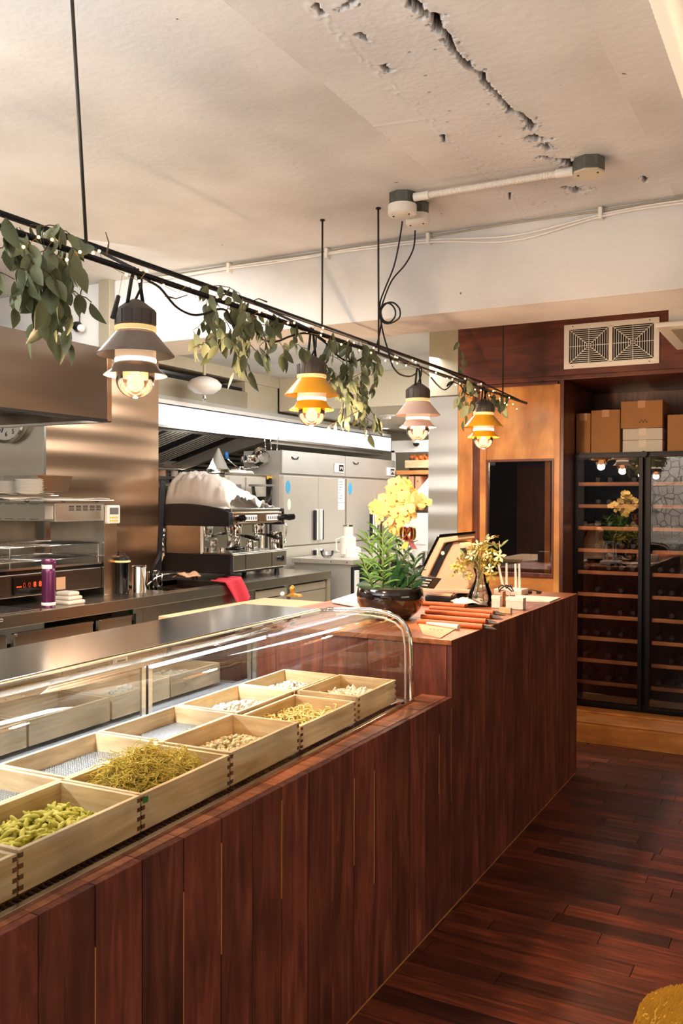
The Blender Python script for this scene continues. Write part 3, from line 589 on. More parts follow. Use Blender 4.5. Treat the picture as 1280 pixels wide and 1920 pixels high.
pile('white_pasta', 'white pasta pieces in the second back tray', 'pasta_white', -.49, -.38, .235, .345, 560, .024, .006, .868, .040, 10, 'shell')
# ================================================================== PENDANT RACK
PX, PZ = -1.7, 2.238; QX, QZ = -2.0, 2.388
rk = thing('pendant_rack', 'black twin-pipe rack hung from the ceiling on thin rods above the counter', 'lamp rack', (PX, 3.5, PZ))
MB().tube([(PX, .9, PZ), (PX, 5.69, PZ)], .0085, 10).build('pipe', 'black_metal', rk, smooth=True)
MB().tube([(QX, .9, QZ), (QX, 5.72, QZ)], .0095, 10).build('pipe', 'black_metal', rk, smooth=True)
for (a, b_) in (((-1.56, 1.545, CZ), (PX, 1.745, PZ)), ((-2.0, 3.52, CZ), (QX, 3.52, QZ)), ((-1.705, 3.49, CZ), (PX, 3.49, PZ)), ((PX, 5.2, CZ), (PX, 5.2, PZ))):
    r_ = MB().tube([a, b_], .0045, 8).build('rod', 'rod_metal', rk, smooth=True)
    MB().lathe([(0, -.006), (.011, -.006), (.011, .001), (0, .001)], a, 10).build('ceiling_flange', 'black_metal', r_)
for y_ in (1.1, 2.0, 2.95, 3.95, 4.85, 5.66): MB().tube([(PX, y_, PZ), (QX, y_+.02, QZ)], .005, 6).build('cross_bar', 'black_metal', rk)
def pendant(px, py, sc, shade, label, y_=None):
    """px,py: centre of globe; hangs from the lower pipe"""
    p = at(px, py, X=PX); z0 = PZ+.008; ct_ = p.z+.225*sc      # cap top
    t = thing('pendant_lamp', label, 'pendant lamp', (PX, p.y, p.z), 0, 'small marine-style pendant lamps on the black rack')
    c = Vector((PX, p.y, ct_)); L = lambda nm, prof, m, n=28: MB().lathe([(r*sc, z*sc) for r, z in prof], c, n).build(nm, m, t, smooth=40)
    cap = L('cap', [(0, .0), (.012, -.001), (.030, -.012), (.054, -.030), (.0565, -.034), (.0565, -.074), (.050, -.076), (0, -.076)], 'lamp_cap')
    for k in range(12):
        a = k*math.pi/6; MB().tube([c+Vector((math.cos(a)*.0572, math.sin(a)*.0572, -.036))*sc, c+Vector((math.cos(a)*.0572, math.sin(a)*.0572, -.072))*sc], .0016*sc, 5).build('rib', 'lamp_cap', cap)
    L('collar', [(.050, -.076), (.0575, -.077), (.0585, -.083), (.0575, -.089), (.050, -.090)], 'cream_ring')
    L('shade', [(.054, -.090), (.056, -.094), (.080, -.122), (.108, -.155), (.1085, -.157), (.106, -.157), (.078, -.125), (.054, -.097)], shade, 40)
    L('diffuser', [(.0555, -.097), (.0565, -.100), (.0565, -.166), (.0545, -.168), (.0545, -.097)], 'milk_glass')
    L('light_ring', [(.0550, -.166), (.0575, -.167), (.0575, -.176), (.0550, -.178)], 'ring_glow')
    L('shade', [(.055, -.178), (.060, -.184), (.068, -.198), (.086, -.211), (.088, -.214), (.085, -.213), (.066, -.202), (.056, -.190)], shade, 40)
    gl = [(.053, -.178), (.054, -.20)]+[(.054*math.cos(a), -.224-.054*math.sin(a)) for a in [i*math.pi/2/8 for i in range(9)]]
    L('globe', gl, 'bulb_glass')
    b_ = L('bulb', [(0, -.19), (.010, -.192), (.013, -.21), (.022, -.225), (.024, -.238), (.018, -.252), (.006, -.258), (0, -.259)], 'filament', 16)
    for s_ in (-1, 1):
        q = [c+Vector((0, s_*.034, -.02))*sc, c+Vector((0, s_*.018, .05))*sc, Vector((PX, p.y+s_*.010*sc, PZ-.004)), Vector((PX, p.y+s_*.006, z0+.004))]
        MB().tube(q, .0052*sc, 8).build('strap', 'black_rubber', t, smooth=True)
    MB().tube([c, c+Vector((.012, .01, .035)), Vector((PX+.012, p.y+.012, PZ-.012)), Vector((PX, p.y+.06, PZ-.012))], .0035, 6).build('lamp_cord', 'black_rubber', t, smooth=True)
    l_ = bpy.data.lights.new('pendant_light', 'POINT'); l_.energy = 38; l_.color = (1, .72, .46); l_.shadow_soft_size = .03
    o = bpy.data.objects.new('pendant_light', l_); C.objects.link(o); o.parent = t; o.location = (0, 0, -.045*sc)
    return t
pendant(254, 712, 1.0, 'shade_grey', 'lit pendant lamp with smoky grey shades, nearest and largest')
pendant(584, 774, .96, 'shade_yellow', 'lit pendant lamp with yellow shades, between two eucalyptus garlands')
pendant(783, 806, 1.0, 'shade_pink', 'lit pendant lamp with pale pink shades')
tl = pendant(906, 824, 1.03, 'shade_yellow', 'lit pendant lamp with yellow shades, smallest, in front of honey wood panel')
MB().box((-.012, -.002, -.05), (.012, .002, 0), Matrix.Translation(at(893, 757, X=-1.66)) @ Euler((0, R(22), 0)).to_matrix().to_4x4()).build('lamp_tag', 'paper', tl)
# power cable wound between the lamps
def cable(name, label, pts, r=.0038, m='black_rubber', smooth_n=6):
    P = [Vector(p) for p in pts]; out = []
    for i in range(len(P)-1):
        p0, p1, p2, p3 = P[max(i-1, 0)], P[i], P[i+1], P[min(i+2, len(P)-1)]
        for k in range(smooth_n):
            t = k/smooth_n; out.append(.5*((2*p1)+(-p0+p2)*t+(2*p0-5*p1+4*p2-p3)*t*t+(-p0+3*p1-3*p2+p3)*t**3))
    out.append(P[-1]); o = MB().tube(out, r, 6).build(name, m, None, smooth=True); return tag(o, label, 'cable')
def pl(L, X=PX): return [at(a, b_, X=X) for a, b_ in L]
cable('lamp_cable', 'black cable sagging from nearest lamp into the middle garland', pl([(278, 527), (300, 540), (330, 575), (360, 590), (385, 588), (408, 580), (425, 583), (432, 600), (440, 612)]))
cable('lamp_cable', 'black cable looping under the pipe left of first yellow lamp', pl([(478, 612), (485, 630), (500, 640), (520, 640), (540, 632), (560, 626), (575, 625), (595, 630), (610, 640)]))
cable('lamp_cable', 'black cable sagging under pipe right of first yellow lamp', pl([(595, 632), (612, 645), (625, 660), (645, 675), (665, 678), (680, 670), (690, 660)]))
cable('lamp_cable', 'black cable bundle between the pink lamp and last yellow lamp', pl([(790, 695), (805, 705), (820, 722), (833, 731), (845, 722), (850, 715), (838, 724), (845, 716), (862, 722), (872, 737), (885, 741), (900, 735)]))
cable('supply_cable', 'black supply cable dropping from left junction box to rack', [at(*q, Y=3.5) for q in ((754, 415), (748, 455), (738, 500), (722, 540), (712, 570), (715, 600), (708, 640), (700, 655), (690, 668), (680, 675))])
cable('supply_cable', 'black supply cable dropping from right junction box with coiled slack', [at(*q, Y=3.51) for q in ((778, 432), (775, 465), (760, 495), (735, 525), (720, 560), (712, 590), (718, 604), (732, 606), (748, 596), (749, 580), (738, 568), (724, 569), (714, 583), (718, 600), (730, 604), (740, 594), (740, 580), (730, 569), (718, 572), (713, 590), (717, 620), (725, 650), (732, 675), (738, 690), (750, 702), (768, 706), (780, 700))])
# fairy lights: one string, every bulb a part
fl = thing('fairy_lights', 'string of tiny warm fairy lights twisted along the lower black pipe', 'string lights', (PX, 1.4, PZ))
rf = random.Random(2); wp = []; b0 = None
for k in range(96):
    y_ = 1.28+4.2*((k+.6*math.sin(k*.8))/96)**1.15; a = k*1.3+rf.random()*2
    rr = .012+.022*rf.random()**2; c_ = Vector((PX+math.cos(a)*rr+.006, y_+rf.uniform(-.01, .01), PZ-.004+math.sin(a)*rr)); wp.append(c_)
    if 5.05 < y_: c_.z -= rf.random()*.05
    if b0 is None: b0 = MB().lathe([(0, -.0042), (.003, -.003), (.0042, 0), (.003, .003), (0, .0042)], (0, 0, 0), 8).build('bulb', 'fairy', fl, world=False); o = b0
    else: o = rel(b0, fl)
    o.location = wm(fl).inverted() @ c_
MB().tube(wp, .0009, 4).build('wire', 'ribbon_gold', fl)
# eucalyptus garlands
def leaf_mesh(name, m, L=.055, W=.013, curl=.012, parent=None, n=6, fold=.3):
    g = MB(); vs = []; 
    for i in range(n+1):
        t = i/n; w_ = W*math.sin(math.pi*min(t*1.02, 1))**.75*(1.15-.4*t); y_ = -L*t; z = -curl*t*t
        vs += [(-w_, 0+z+w_*fold, y_), (0, z, y_), (w_, z+w_*fold, y_)]
    fs = []
    for i in range(n):
        for j in (0, 1): fs.append((i*3+j, i*3+j+1, i*3+j+4, i*3+j+3))
    g.add(vs, fs); o = g.build(name, m, parent, world=False, smooth=True); 
    c = o.location.copy()
    for v in o.data.vertices: v.co += c
    o.location = (0, 0, 0); return o
def garland(label, stems, n_leaf, size, seed, base, drop_cat='garland'):
    t = thing('eucalyptus_garland', label, 'garland', base, 0, 'eucalyptus garlands on the black rack'); rr = random.Random(seed); Iv = wm(t).inverted()
    protos = [leaf_mesh('leaf', m_, size, size*.27, size*cu, t) for m_, cu in (('leaf_grey', .15), ('leaf_dark', .3), ('leaf_grey', -.2))]
    used = [False]*3
    per = max(1, n_leaf//len(stems))
    for s_ in stems:
        p = [Vector(q) for q in s_]; 
        pts = [];
        for i in range(len(p)-1):
            for k in range(5): pts.append(p[i].lerp(p[i+1], k/5)+Vector((rr.gauss(0, .003), rr.gauss(0, .003), rr.gauss(0, .002))))
        pts.append(p[-1]); MB().tube(pts, .0014, 4).build('stem', 'twig', t)
        for k in range(per):
            u = (k+.5)/per; q = pts[min(int(u*len(pts)), len(pts)-1)]; j = rr.randrange(3)
            if used[j]: o = rel(protos[j], t)
            else: o = protos[j]; used[j] = True
            o.matrix_basis = Matrix.Translation(Iv @ (q+Vector((rr.gauss(0, .004), rr.gauss(0, .004), rr.gauss(0, .004))))) @ Euler((rr.gauss(0, .22), rr.gauss(0, .22)+(.28 if k % 2 else -.28), rr.random()*6.28)).to_matrix().to_4x4() @ Matrix.Scale(rr.uniform(.65, 1.15), 4)
    return t
def gst(px0, px1, n, l0, l1, seed, X=PX, sway=.03):
    rr = random.Random(seed); out = []
    for k in range(n):
        u = (k+rr.random())/n; px = px0+(px1-px0)*u; a = at(px, 427+.331*px, X=X); a.x += rr.uniform(-.03, .03); a.z += rr.uniform(0, .02); L = rr.uniform(l0, l1)
        out.append([a, a+Vector((rr.gauss(0, sway), rr.gauss(0, sway), -L*.4)), a+Vector((rr.gauss(0, sway*1.2), rr.gauss(0, sway*1.2), -L*.75)), a+Vector((rr.gauss(0, sway*1.4), rr.gauss(0, sway*1.4), -L))])
    return out
def along(px0, px1, X=PX, up=.03): return [[at(px0, 427+.331*px0, X=X)+Vector((0, 0, up)), at((px0+px1)/2, 427+.331*(px0+px1)/2, X=X)+Vector((.01, 0, up+.02)), at(px1, 427+.331*px1, X=X)+Vector((0, 0, up))]]
g = [a for a in gst(5, 150, 9, .10, .24, 1)]; g += gst(110, 150, 3, .2, .3, 2); g += along(60, 150)
garland('eucalyptus garland on rack at the left frame edge, largest leaves', g, 150, .072, 11, at(80, 453, X=PX))
garland('eucalyptus garland between the grey lamp and first yellow lamp', gst(385, 470, 8, .08, .24, 3)+gst(470, 560, 5, .05, .17, 4)+along(380, 470), 130, .062, 12, at(430, 570, X=PX))
garland('eucalyptus garland hanging just right of first yellow lamp', gst(612, 700, 10, .15, .36, 5), 150, .060, 13, at(650, 642, X=PX))
garland('thin eucalyptus sprig left of the last yellow lamp', [[at(860, 640, X=-2.0), at(864, 680, X=-2.0), at(868, 720, X=-2.0), at(872, 760, X=-2.0), at(868, 790, X=-2.0)]]+gst(862, 880, 2, .1, .22, 6), 34, .07, 14, at(866, 720, X=-2.0))
garland('small eucalyptus sprig at the far end of the rack', gst(925, 952, 4, .08, .2, 7), 30, .06, 15, at(938, 740, X=PX))
for i, (a, b_, c_, lb) in enumerate((((200, 478), (204, 455), (198, 435), 'bare dry twig standing up from rack near left rod'), ((310, 555), (330, 560), (352, 553), 'bare dry twig under rack left of the middle garland'), ((500, 566), (485, 560), (470, 565), 'bare dry twig poking from the middle garland'))):
    tag(MB().tube([at(*q, X=PX) for q in (a, b_, c_)], [.003, .002, .0012], 5).build('twig', 'twig', None), lb, 'twig')
# ================================================================== CEILING FITTINGS
def jbox(label, px, py, Y, cover=True, r=.058):
    p = at(px, py, Z=CZ-.045); t = thing('junction_box', label, 'junction box', (p.x, p.y, CZ))
    MB().lathe([(0, 0), (r, 0), (r, -.045), (r*.98, -.05), (0, -.05)], (p.x, p.y, CZ), 8).build('box', 'galvanised', t, bevel=.002)
    if cover: MB().lathe([(r*1.03, -.048), (r*1.03, -.085), (r*.9, -.09), (0, -.09)], (p.x, p.y, CZ), 24).build('cover', 'white_plastic', t, smooth=40)
    else: MB().lathe([(r*1.0, -.05), (r*1.0, -.056), (0, -.056)], (p.x, p.y, CZ), 8).build('cover', 'beige_paint', t)
    for a in (-1, 1): MB().lathe([(0, 0), (.004, 0), (.004, -.003), (0, -.003)], (p.x+a*r*.6, p.y-.01, CZ-(.09 if cover else .056)), 8).build('screw', 'black_metal', t)
    return p
p1 = jbox('galvanised ceiling junction box with white cover, the left of two', 754, 384, 0); p2 = jbox('galvanised junction box with white cover, half behind the other', 783, 402, 0, r=.05)
p3 = jbox('octagonal galvanised junction box beside the ceiling crack', 1103, 322, 0, False, .06)
a = Vector((p1.x+.06, p1.y-.015, CZ-.028)); b_ = Vector((p3.x-.06, p3.y+.012, CZ-.028)); n_ = 90
cd_ = thing('flexible_conduit', 'pale ribbed conduit running along ceiling between junction boxes', 'conduit', (a+b_)/2)
MB().tube([a.lerp(b_, .08+.84*k/(2*n_)) for k in range(2*n_+1)], [.0115+.0022*(k % 2) for k in range(2*n_+1)], 10).build('ribbed_tube', 'white_plastic', cd_)
MB().tube([a, a.lerp(b_, .1)], .017, 12).build('connector', 'white_plastic', cd_, smooth=40); MB().tube([a.lerp(b_, .9), b_], .017, 12).build('connector', 'white_plastic', cd_, smooth=40)
cr_ = thing('cable_run', 'white cables clipped where the ceiling meets the beam', 'cable', (-1.5, 3.93, CZ-.02))
rr = random.Random(8)
for k in range(3):
    pts = []
    for i in range(60):
        x = -3.4+3.6*i/59; pts.append((x, 3.928-.006*k, CZ-.014-.011*k-(.035+.012*k)*math.exp(-((x+1.25)/.3)**2)*(k > 0)+.002*math.sin(x*9+k)))
    MB().tube(pts, .0045, 6).build('cord', 'white_enamel' if k else 'grey_duct', cr_, smooth=True)
for x in (-2.2, -1.65, -.85, -.4, -2.8): bx('clip', 'white_plastic', (x-.008, 3.905, CZ-.055), (x+.008, 3.94, CZ-.004), cr_, bevel=.002)
# left wall bits over the hood
ps = thing('square_post', 'thin beige square post above the left hood', 'post', at(197, 560, Y=3.91)); bx('tube', 'grey_duct', (at(187, 560, Y=3.9).x, 3.89, 2.40), (at(207, 560, Y=3.9).x, 3.93, CZ), ps, bevel=.002)
sk = thing('round_socket', 'round white socket with black base on the beam, above the hood', 'socket', at(150, 615, Y=3.93))
p = at(147, 614, Y=3.935); T = Matrix.Translation(p) @ Matrix.Rotation(R(68), 4, 'X') @ Matrix.Rotation(R(15), 4, 'Y')
MB().lathe([(0, 0), (.03, 0), (.03, .02), (.012, .045), (0, .045)], n=20, T=T).build('base', 'black_plastic', sk); T = Matrix.Translation(at(153, 616, Y=3.90)) @ Matrix.Rotation(R(80), 4, 'X') @ Matrix.Rotation(R(20), 4, 'Y')
MB().lathe([(0, 0), (.022, 0), (.023, .012), (.018, .02), (.014, .016), (0, .016)], n=20, T=T).build('rim', 'white_enamel', sk, smooth=40)
cable('wall_cable', 'thin black cable running down the beam to the round socket', [at(*q, Y=3.93) for q in ((187, 525), (165, 528), (152, 545), (150, 575), (149, 605))], .003)
hg = thing('hanging_connector', 'small dark connector dangling on a thin wire left of grey lamp', 'connector', at(215, 580, X=PX))
MB().tube([at(222, 555, X=PX), at(213, 588, X=PX)], [.006, .007], 8).build('body', 'dark_leather', hg); MB().tube([at(216, 578, X=PX), at(211, 596, X=PX)], .0075, 8).build('tip', 'black_plastic', hg); MB().tube([at(230, 515, X=PX), at(222, 555, X=PX)], .0008, 4).build('wire', 'ribbon_gold', hg)
# ================================================================== LEFT HOOD, CLOCK
hd = thing('extractor_hood', 'dark brushed steel extractor hood at upper left', 'hood', (-4.1, 3.2, 2.04))
HX = -3.6; Y1 = 3.885
bx('front_panel', 'steel_dark', (HX-.02, 1.5, 2.06), (HX, Y1, 2.462), hd); bx('end_panel', 'steel_dark', (-4.6, Y1-.02, 2.06), (HX-.02, Y1, 2.462), hd)
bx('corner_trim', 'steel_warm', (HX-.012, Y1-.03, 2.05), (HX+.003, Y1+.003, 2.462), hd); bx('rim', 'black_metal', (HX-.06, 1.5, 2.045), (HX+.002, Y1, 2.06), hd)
bx('rim', 'steel_plain', (-4.6, Y1-.05, 2.043), (HX, Y1, 2.055), hd); bx('top', 'steel_dark', (-4.6, 1.5, 2.45), (HX-.02, Y1-.02, 2.46), hd); bx('inside', 'steel_dark', (-4.6, 1.5, 2.12), (HX-.02, Y1-.02, 2.14), hd)
ck = thing('wall_clock', 'round white wall clock with steel rim, half hidden by hood', 'clock', at(11, 779, Y=4.58))
kc = at(12, 779, Y=4.57); KR = .175
T = Matrix.Translation(kc) @ Matrix.Rotation(R(90), 4, 'X')
MB().lathe([(0, -.035), (KR*1.14, -.035), (KR*1.17, -.02), (KR*1.17, .012), (KR*1.10, .02), (KR*1.04, .012), (KR*1.03, 0)], n=40, T=T).build('rim', 'chrome', ck, smooth=35)
MB().lathe([(0, 0), (KR*1.04, 0)], n=40, T=T).build('dial', 'white_enamel', ck)
def digit_text(ch, loc, size, m, parent, name='numeral', rot=(90, 0, 0), ext=.001):
    cu = bpy.data.curves.new(name, 'FONT'); cu.body = ch; cu.size = size; cu.align_x = 'CENTER'; cu.align_y = 'CENTER'; cu.extrude = ext; cu.resolution_u = 3
    o = bpy.data.objects.new(name, cu); C.objects.link(o); dg = bpy.context.evaluated_depsgraph_get(); me = bpy.data.meshes.new_from_object(o.evaluated_get(dg)); bpy.data.objects.remove(o)
    q = bpy.data.objects.new(name, me); C.objects.link(q); me.materials.clear(); me.materials.append(M[m])
    q.matrix_basis = (wm(parent).inverted() if parent else Matrix()) @ Matrix.Translation(loc) @ Euler([R(a) for a in rot]).to_matrix().to_4x4(); q.parent = parent; return q
for h in range(1, 13): digit_text(str(h), kc+Vector((math.sin(h*math.pi/6), -.003/KR, math.cos(h*math.pi/6)))*KR*.79, .05, 'digits', ck)
for a, L, w_ in ((200, .75, .004), (352, .5, .006)):
    MB().box((-w_, -.006, -.02), (w_, -.004, KR*L), Matrix.Translation(kc) @ Matrix.Rotation(R(a), 4, 'Y')).build('hand', 'digits', ck)
# ================================================================== BACK COUNTER (left)
BX = -3.99; BZ = .95; BE = 7.2
bc = thing('steel_back_counter', 'long stainless steel back counter with drawers and sink', 'counter', (-4.4, 4.5, 0))
SX0, SX1, SYa, SYb = -4.62, -4.10, at(268, 1105, Z=BZ).y, 5.75
g = MB(); g.box((-4.895, .5, BZ-.04), (BX, SYa, BZ)); g.box((-4.895, SYb, BZ-.04), (BX, 6.15, BZ)); g.box((-4.69, 6.15, BZ-.04), (BX, BE, BZ)); g.box((-4.895, SYa, BZ-.04), (SX0, SYb, BZ)); g.box((SX1, SYa, BZ-.04), (BX, SYb, BZ)); g.build('worktop', 'steel_y', bc)
bx('front_edge', 'steel_y', (BX, .5, BZ-.07), (BX+.006, BE, BZ+.001), bc, bevel=.002)
g = MB(); g.box((SX0, SYa, .72), (SX1, SYb, .73)); g.box((SX0-.01, SYa, .72), (SX0, SYb, BZ)); g.box((SX1, SYa, .72), (SX1+.01, SYb, BZ-.04)); g.box((SX0, SYa-.01, .72), (SX1, SYa, BZ-.04)); g.box((SX0, SYb, .72), (SX1, SYb+.01, BZ-.04)); g.build('sink_basin', 'steel_dark', bc)
bx('divider', 'steel_plain', (SX0, 5.33, .72), (SX1, 5.345, BZ-.02), bc)
bx('body', 'interior_black', (-4.69, .5, 0), (BX-.06, BE-.02, BZ-.30), bc)
yb = [1.2, 2.0, 2.75, at(26, 1190, X=BX).y, at(190, 1160, X=BX).y-.02, at(258, 1140, X=BX).y]
for a, b_ in zip(yb[:-1], yb[1:]):
    d = bx('door', 'steel_y', (BX-.05, a+.02, .12), (BX-.02, b_-.03, BZ-.11), bc, bevel=.006); bx('pull_lip', 'steel_plain', (BX-.02, a+.03, BZ-.125), (BX-.008, b_-.04, BZ-.112), d)
bx('post', 'steel_plain', (BX-.03, yb[-1]-.01, .1), (BX-.004, yb[-1]+.05, BZ-.07), bc)
bx('sink_apron', 'steel_y', (BX-.03, yb[-1]+.06, .55), (BX-.012, 5.95, BZ-.07), bc, bevel=.003)
for a, b_ in ((5.98, 6.45), (6.52, 7.12)):
    for z0, z1 in ((.80, .865), (.50, .79)):
        d = bx('drawer', 'drawer_steel', (BX-.03, a, z0), (BX-.012, b_, z1), bc, bevel=.003)
    bx('drawer_gap', 'black_metal', (BX-.028, a+.02, .862), (BX-.011, b_-.04, .874), bc)
bx('end_post', 'drawer_steel', (BX-.05, BE-.06, 0), (BX-.004, BE, BZ-.07), bc); bx('lower_panel', 'steel_dark', (BX-.05, 5.98, 0), (BX-.02, 7.12, .49), bc)
# oven/salamander station
OX = -4.3; ya, yb_, yc = 4.132, 4.578, 4.70
ov = thing('pizza_oven_station', 'steel countertop grill with vented top box and wire racks', 'oven', (-4.8, 4.4, BZ))
topb = bx('top_box', 'steel_x', (-5.4, ya, 1.458), (OX, yb_, 1.578), ov, bevel=.003)
for k in range(5):
    for z in (1.553, 1.541, 1.529): bx('vent_slot', 'interior_black', (OX-.001, ya+.12+k*.062, z), (OX+.0012, ya+.165+k*.062, z+.006), topb)
for k in range(6):
    for z in (1.568, 1.470): bx('vent_slot', 'interior_black', (-5.1+k*.115, ya-.0012, z), (-5.02+k*.115, ya+.001, z+.003), topb)
bx('label_plate', 'paper', (at(85, 950, Y=ya).x, ya-.003, 1.475), (at(99, 950, Y=ya).x, ya, 1.558), topb)
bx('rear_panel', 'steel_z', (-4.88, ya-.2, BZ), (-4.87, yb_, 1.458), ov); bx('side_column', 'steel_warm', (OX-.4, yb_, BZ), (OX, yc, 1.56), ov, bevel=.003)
bx('side_wall', 'steel_plain', (OX-.5, yb_-.008, BZ), (OX+.002, yb_, 1.458), ov)
# lower body facing +X and -Y
bx('lower_body', 'steel_dark', (-5.2, 3.3, 1.0), (OX-.02, yb_-.01, 1.14), ov, bevel=.004); bx('hot_plate', 'black_gloss', (-5.2, 3.3, 1.14), (OX-.02, yb_-.01, 1.165), ov, bevel=.003); bx('tray_lip', 'steel_plain', (OX-.03, 3.3, 1.165), (OX-.01, yb_-.02, 1.178), ov)
cpnl = bx('control_panel', 'black_gloss', (OX-.018, at(28, 1100, X=OX).y, 1.015), (OX-.008, at(82, 1100, X=OX).y, 1.125), ov)
for k in range(5):
    y0 = at(34+k*10, 1105, X=OX).y
    if k == 0: 
        for q in range(3): bx('red_light', 'red_led', (OX-.008, y0+q*.014-.004, 1.062), (OX-.006, y0+q*.014+.004, 1.068), cpnl)
    else: digit_text('8' if k > 2 else '0', (OX-.006, y0+.012, 1.07), .045, 'red_led' if k > 2 else 'red_dot', cpnl, 'red_digit', (90, 0, 90), .0005)
bx('notice', 'tan_paper', (OX-.008, at(107, 1100, X=OX).y, 1.02), (OX-.006, at(124, 1100, X=OX).y, 1.10), ov)
def wire_rack(t, x0, x1, y0, y1, z, n=12, m='chrome'):
    g = MB(); g.tube([(x0, y0, z), (x1, y0, z), (x1, y1, z), (x0, y1, z)], .004, 6, closed=True)
    for k in range(1, n): x = x0+(x1-x0)*k/n; g.tube([(x, y0, z), (x, y1, z)], .0018, 4)
    return g.build('wire_rack', m, t, smooth=True)
wire_rack(ov, -4.85, OX-.02, 3.75, yb_-.03, 1.305); wire_rack(ov, -4.85, OX-.02, 3.5, yb_-.03, 1.215)
for y_ in (3.8, yb_-.03): MB().tube([(OX-.03, y_, 1.165), (OX-.03, y_, 1.305)], .004, 6).build('rack_leg', 'chrome', ov)
tc_ = thing('timer', 'white digital timer with yellow buttons on the grill side', 'timer', at(209, 965, X=OX+.01))
a, b_ = at(198, 982, X=OX+.012), at(222, 947, X=OX+.012)
MB().box((OX+.001, a.y, a.z), (OX+.03, b_.y, b_.z)).build('case', 'white_plastic', tc_, bevel=.008); MB().box((OX+.03, a.y+.02, (a.z+b_.z)/2), (OX+.0315, b_.y-.02, b_.z-.018)).build('screen', 'screen_grey', tc_)
for k in range(4):
    for q in range(2): MB().box((OX+.03, a.y+.02+k*.022, a.z+.014+q*.022), (OX+.033, a.y+.034+k*.022, a.z+.026+q*.022)).build('button', 'yellow_button', tc_, bevel=.002)
# things on top of the grill
def slab_tray(label, y0, y1, x0, x1, z):
    t = thing('oven_tray', label, 'tray', ((x0+x1)/2, (y0+y1)/2, z)); bx('sheet', 'steel_plain', (x0, y0, z), (x1, y1, z+.006), t, bevel=.002)
    rr = random.Random(int(z*1e4)); g = MB(); g.grid(lambda i, j: Vector((x0+.02+(x1-x0-.04)*i, y0+.02+(y1-y0-.04)*j, z+.014+.010*noise.noise(Vector((i*5, j*4, z))))), 14, 18); g.build('cloth', 'towel', t, smooth=True, solid=.004)
    frame(MB(), 0, 1, 0, 1, .1, 0, 1) if 0 else None; return t
slab_tray('wide steel tray with pale cloth on the grill top', 3.75, yb_+.06, -4.9, OX+.03, 1.592); slab_tray('smaller raised tray with cloth on the left of grill top', 3.7, 4.28, -4.9, OX-.12, 1.622)
for y_ in (3.9, 4.2, 4.5): MB().tube([(OX, y_-.03, 1.596), (OX+.01, y_, 1.583), (OX, y_+.03, 1.596)], .003, 5).build('hook', 'black_metal', ov)
gc = thing('steel_container', 'steel food container behind the white plates', 'container', at(68, 920, Y=4.0))
a, b_ = at(38, 921, Y=4.1), at(94, 891, Y=4.1); g = MB(); W_ = (b_.x-a.x)
g.add([(a.x, 4.0, a.z), (b_.x, 4.0, a.z), (b_.x, 4.25, a.z), (a.x, 4.25, a.z), (a.x-.02, 3.98, b_.z), (b_.x+.02, 3.98, b_.z), (b_.x+.02, 4.27, b_.z), (a.x-.02, 4.27, b_.z)], [(0, 1, 5, 4), (1, 2, 6, 5), (2, 3, 7, 6), (3, 0, 4, 7), (0, 3, 2, 1)]); g.build('pan', 'steel_plain', gc, solid=.002)
frame(MB(), 0, 1, 0, 1, .1, 0, 1); MB().box((a.x-.04, 3.96, b_.z-.003), (b_.x+.04, 4.29, b_.z+.001)).build('rim', 'steel_plain', gc)
plate = [(0, 0), (.05, 0), (.075, .008), (.09, .014), (.092, .016), (.088, .016), (.07, .010), (0, .006)]
for k in range(9):
    p = at(55, 924, Y=3.95); o = MB().lathe([(r*.95, z) for r, z in plate], (p.x+random.uniform(-.004, .004), 3.95, 1.632+k*.0095), 28).build('plate', 'white_enamel', None, smooth=40); tag(o, ('topmost ' if k == 8 else 'lowest ' if k == 0 else '')+'white plate in the right stack on the grill top', 'plate', 'right stack of white plates')
for k in range(8):
    p = at(15, 924, Y=3.95); o = MB().lathe([(r*.95, z) for r, z in plate], (p.x+random.uniform(-.004, .004), 3.95, 1.632+k*.0095), 28).build('plate', 'white_enamel', None, smooth=40); tag(o, ('topmost ' if k == 7 else 'lowest ' if k == 0 else '')+'white plate in the left stack by the frame edge', 'plate', 'left stack of white plates')
# things on the worktop
def standing(name, label, cat, px, py, **k): 
    p = at(px, py, Z=BZ); return thing(name, label, cat, p, 0), p
t, p = standing('thermos_bottle', 'purple metallic thermos bottle on the back counter', 'thermos', 91, 1138)
s_ = 1.0; MB().lathe([(0, 0), (.036, 0), (.040, .006), (.041, .02), (.041, .21), (.038, .225), (.034, .232), (0, .232)], p, 28).build('body', 'purple_steel', t, smooth=40); MB().lathe([(.041, .012), (.0418, .014), (.0418, .028), (.041, .03)], p, 28).build('base_band', 'white_plastic', t)
MB().lathe([(.034, .232), (.040, .234), (.041, .255), (.036, .26)], p, 28).build('neck_ring', 'white_plastic', t, smooth=40); MB().lathe([(0, .258), (.040, .258), (.043, .265), (.043, .283), (.038, .291), (0, .293)], p, 28).build('lid', 'purple_steel', t, smooth=40); MB().box((p.x+.028, p.y-.008, p.z+.235), (p.x+.052, p.y+.010, p.z+.272)).build('latch', 'purple_steel', t, bevel=.003)
t, p = standing('folded_towels', 'stack of folded cream towels right of thermos', 'towel', 128, 1132)
for k in range(3):
    g = MB(); g.box((p.x-.09+.01*k, p.y-.06+.01*k, p.z+k*.026), (p.x+.07-.01*k, p.y+.08-.015*k, p.z+.025+k*.026)); g.build('folded_layer', 'towel', t, bevel=.011)
t, p = standing('steel_bowl', 'steel mixing bowl on tray at the left edge', 'bowl', 8, 1128); p.z += .03
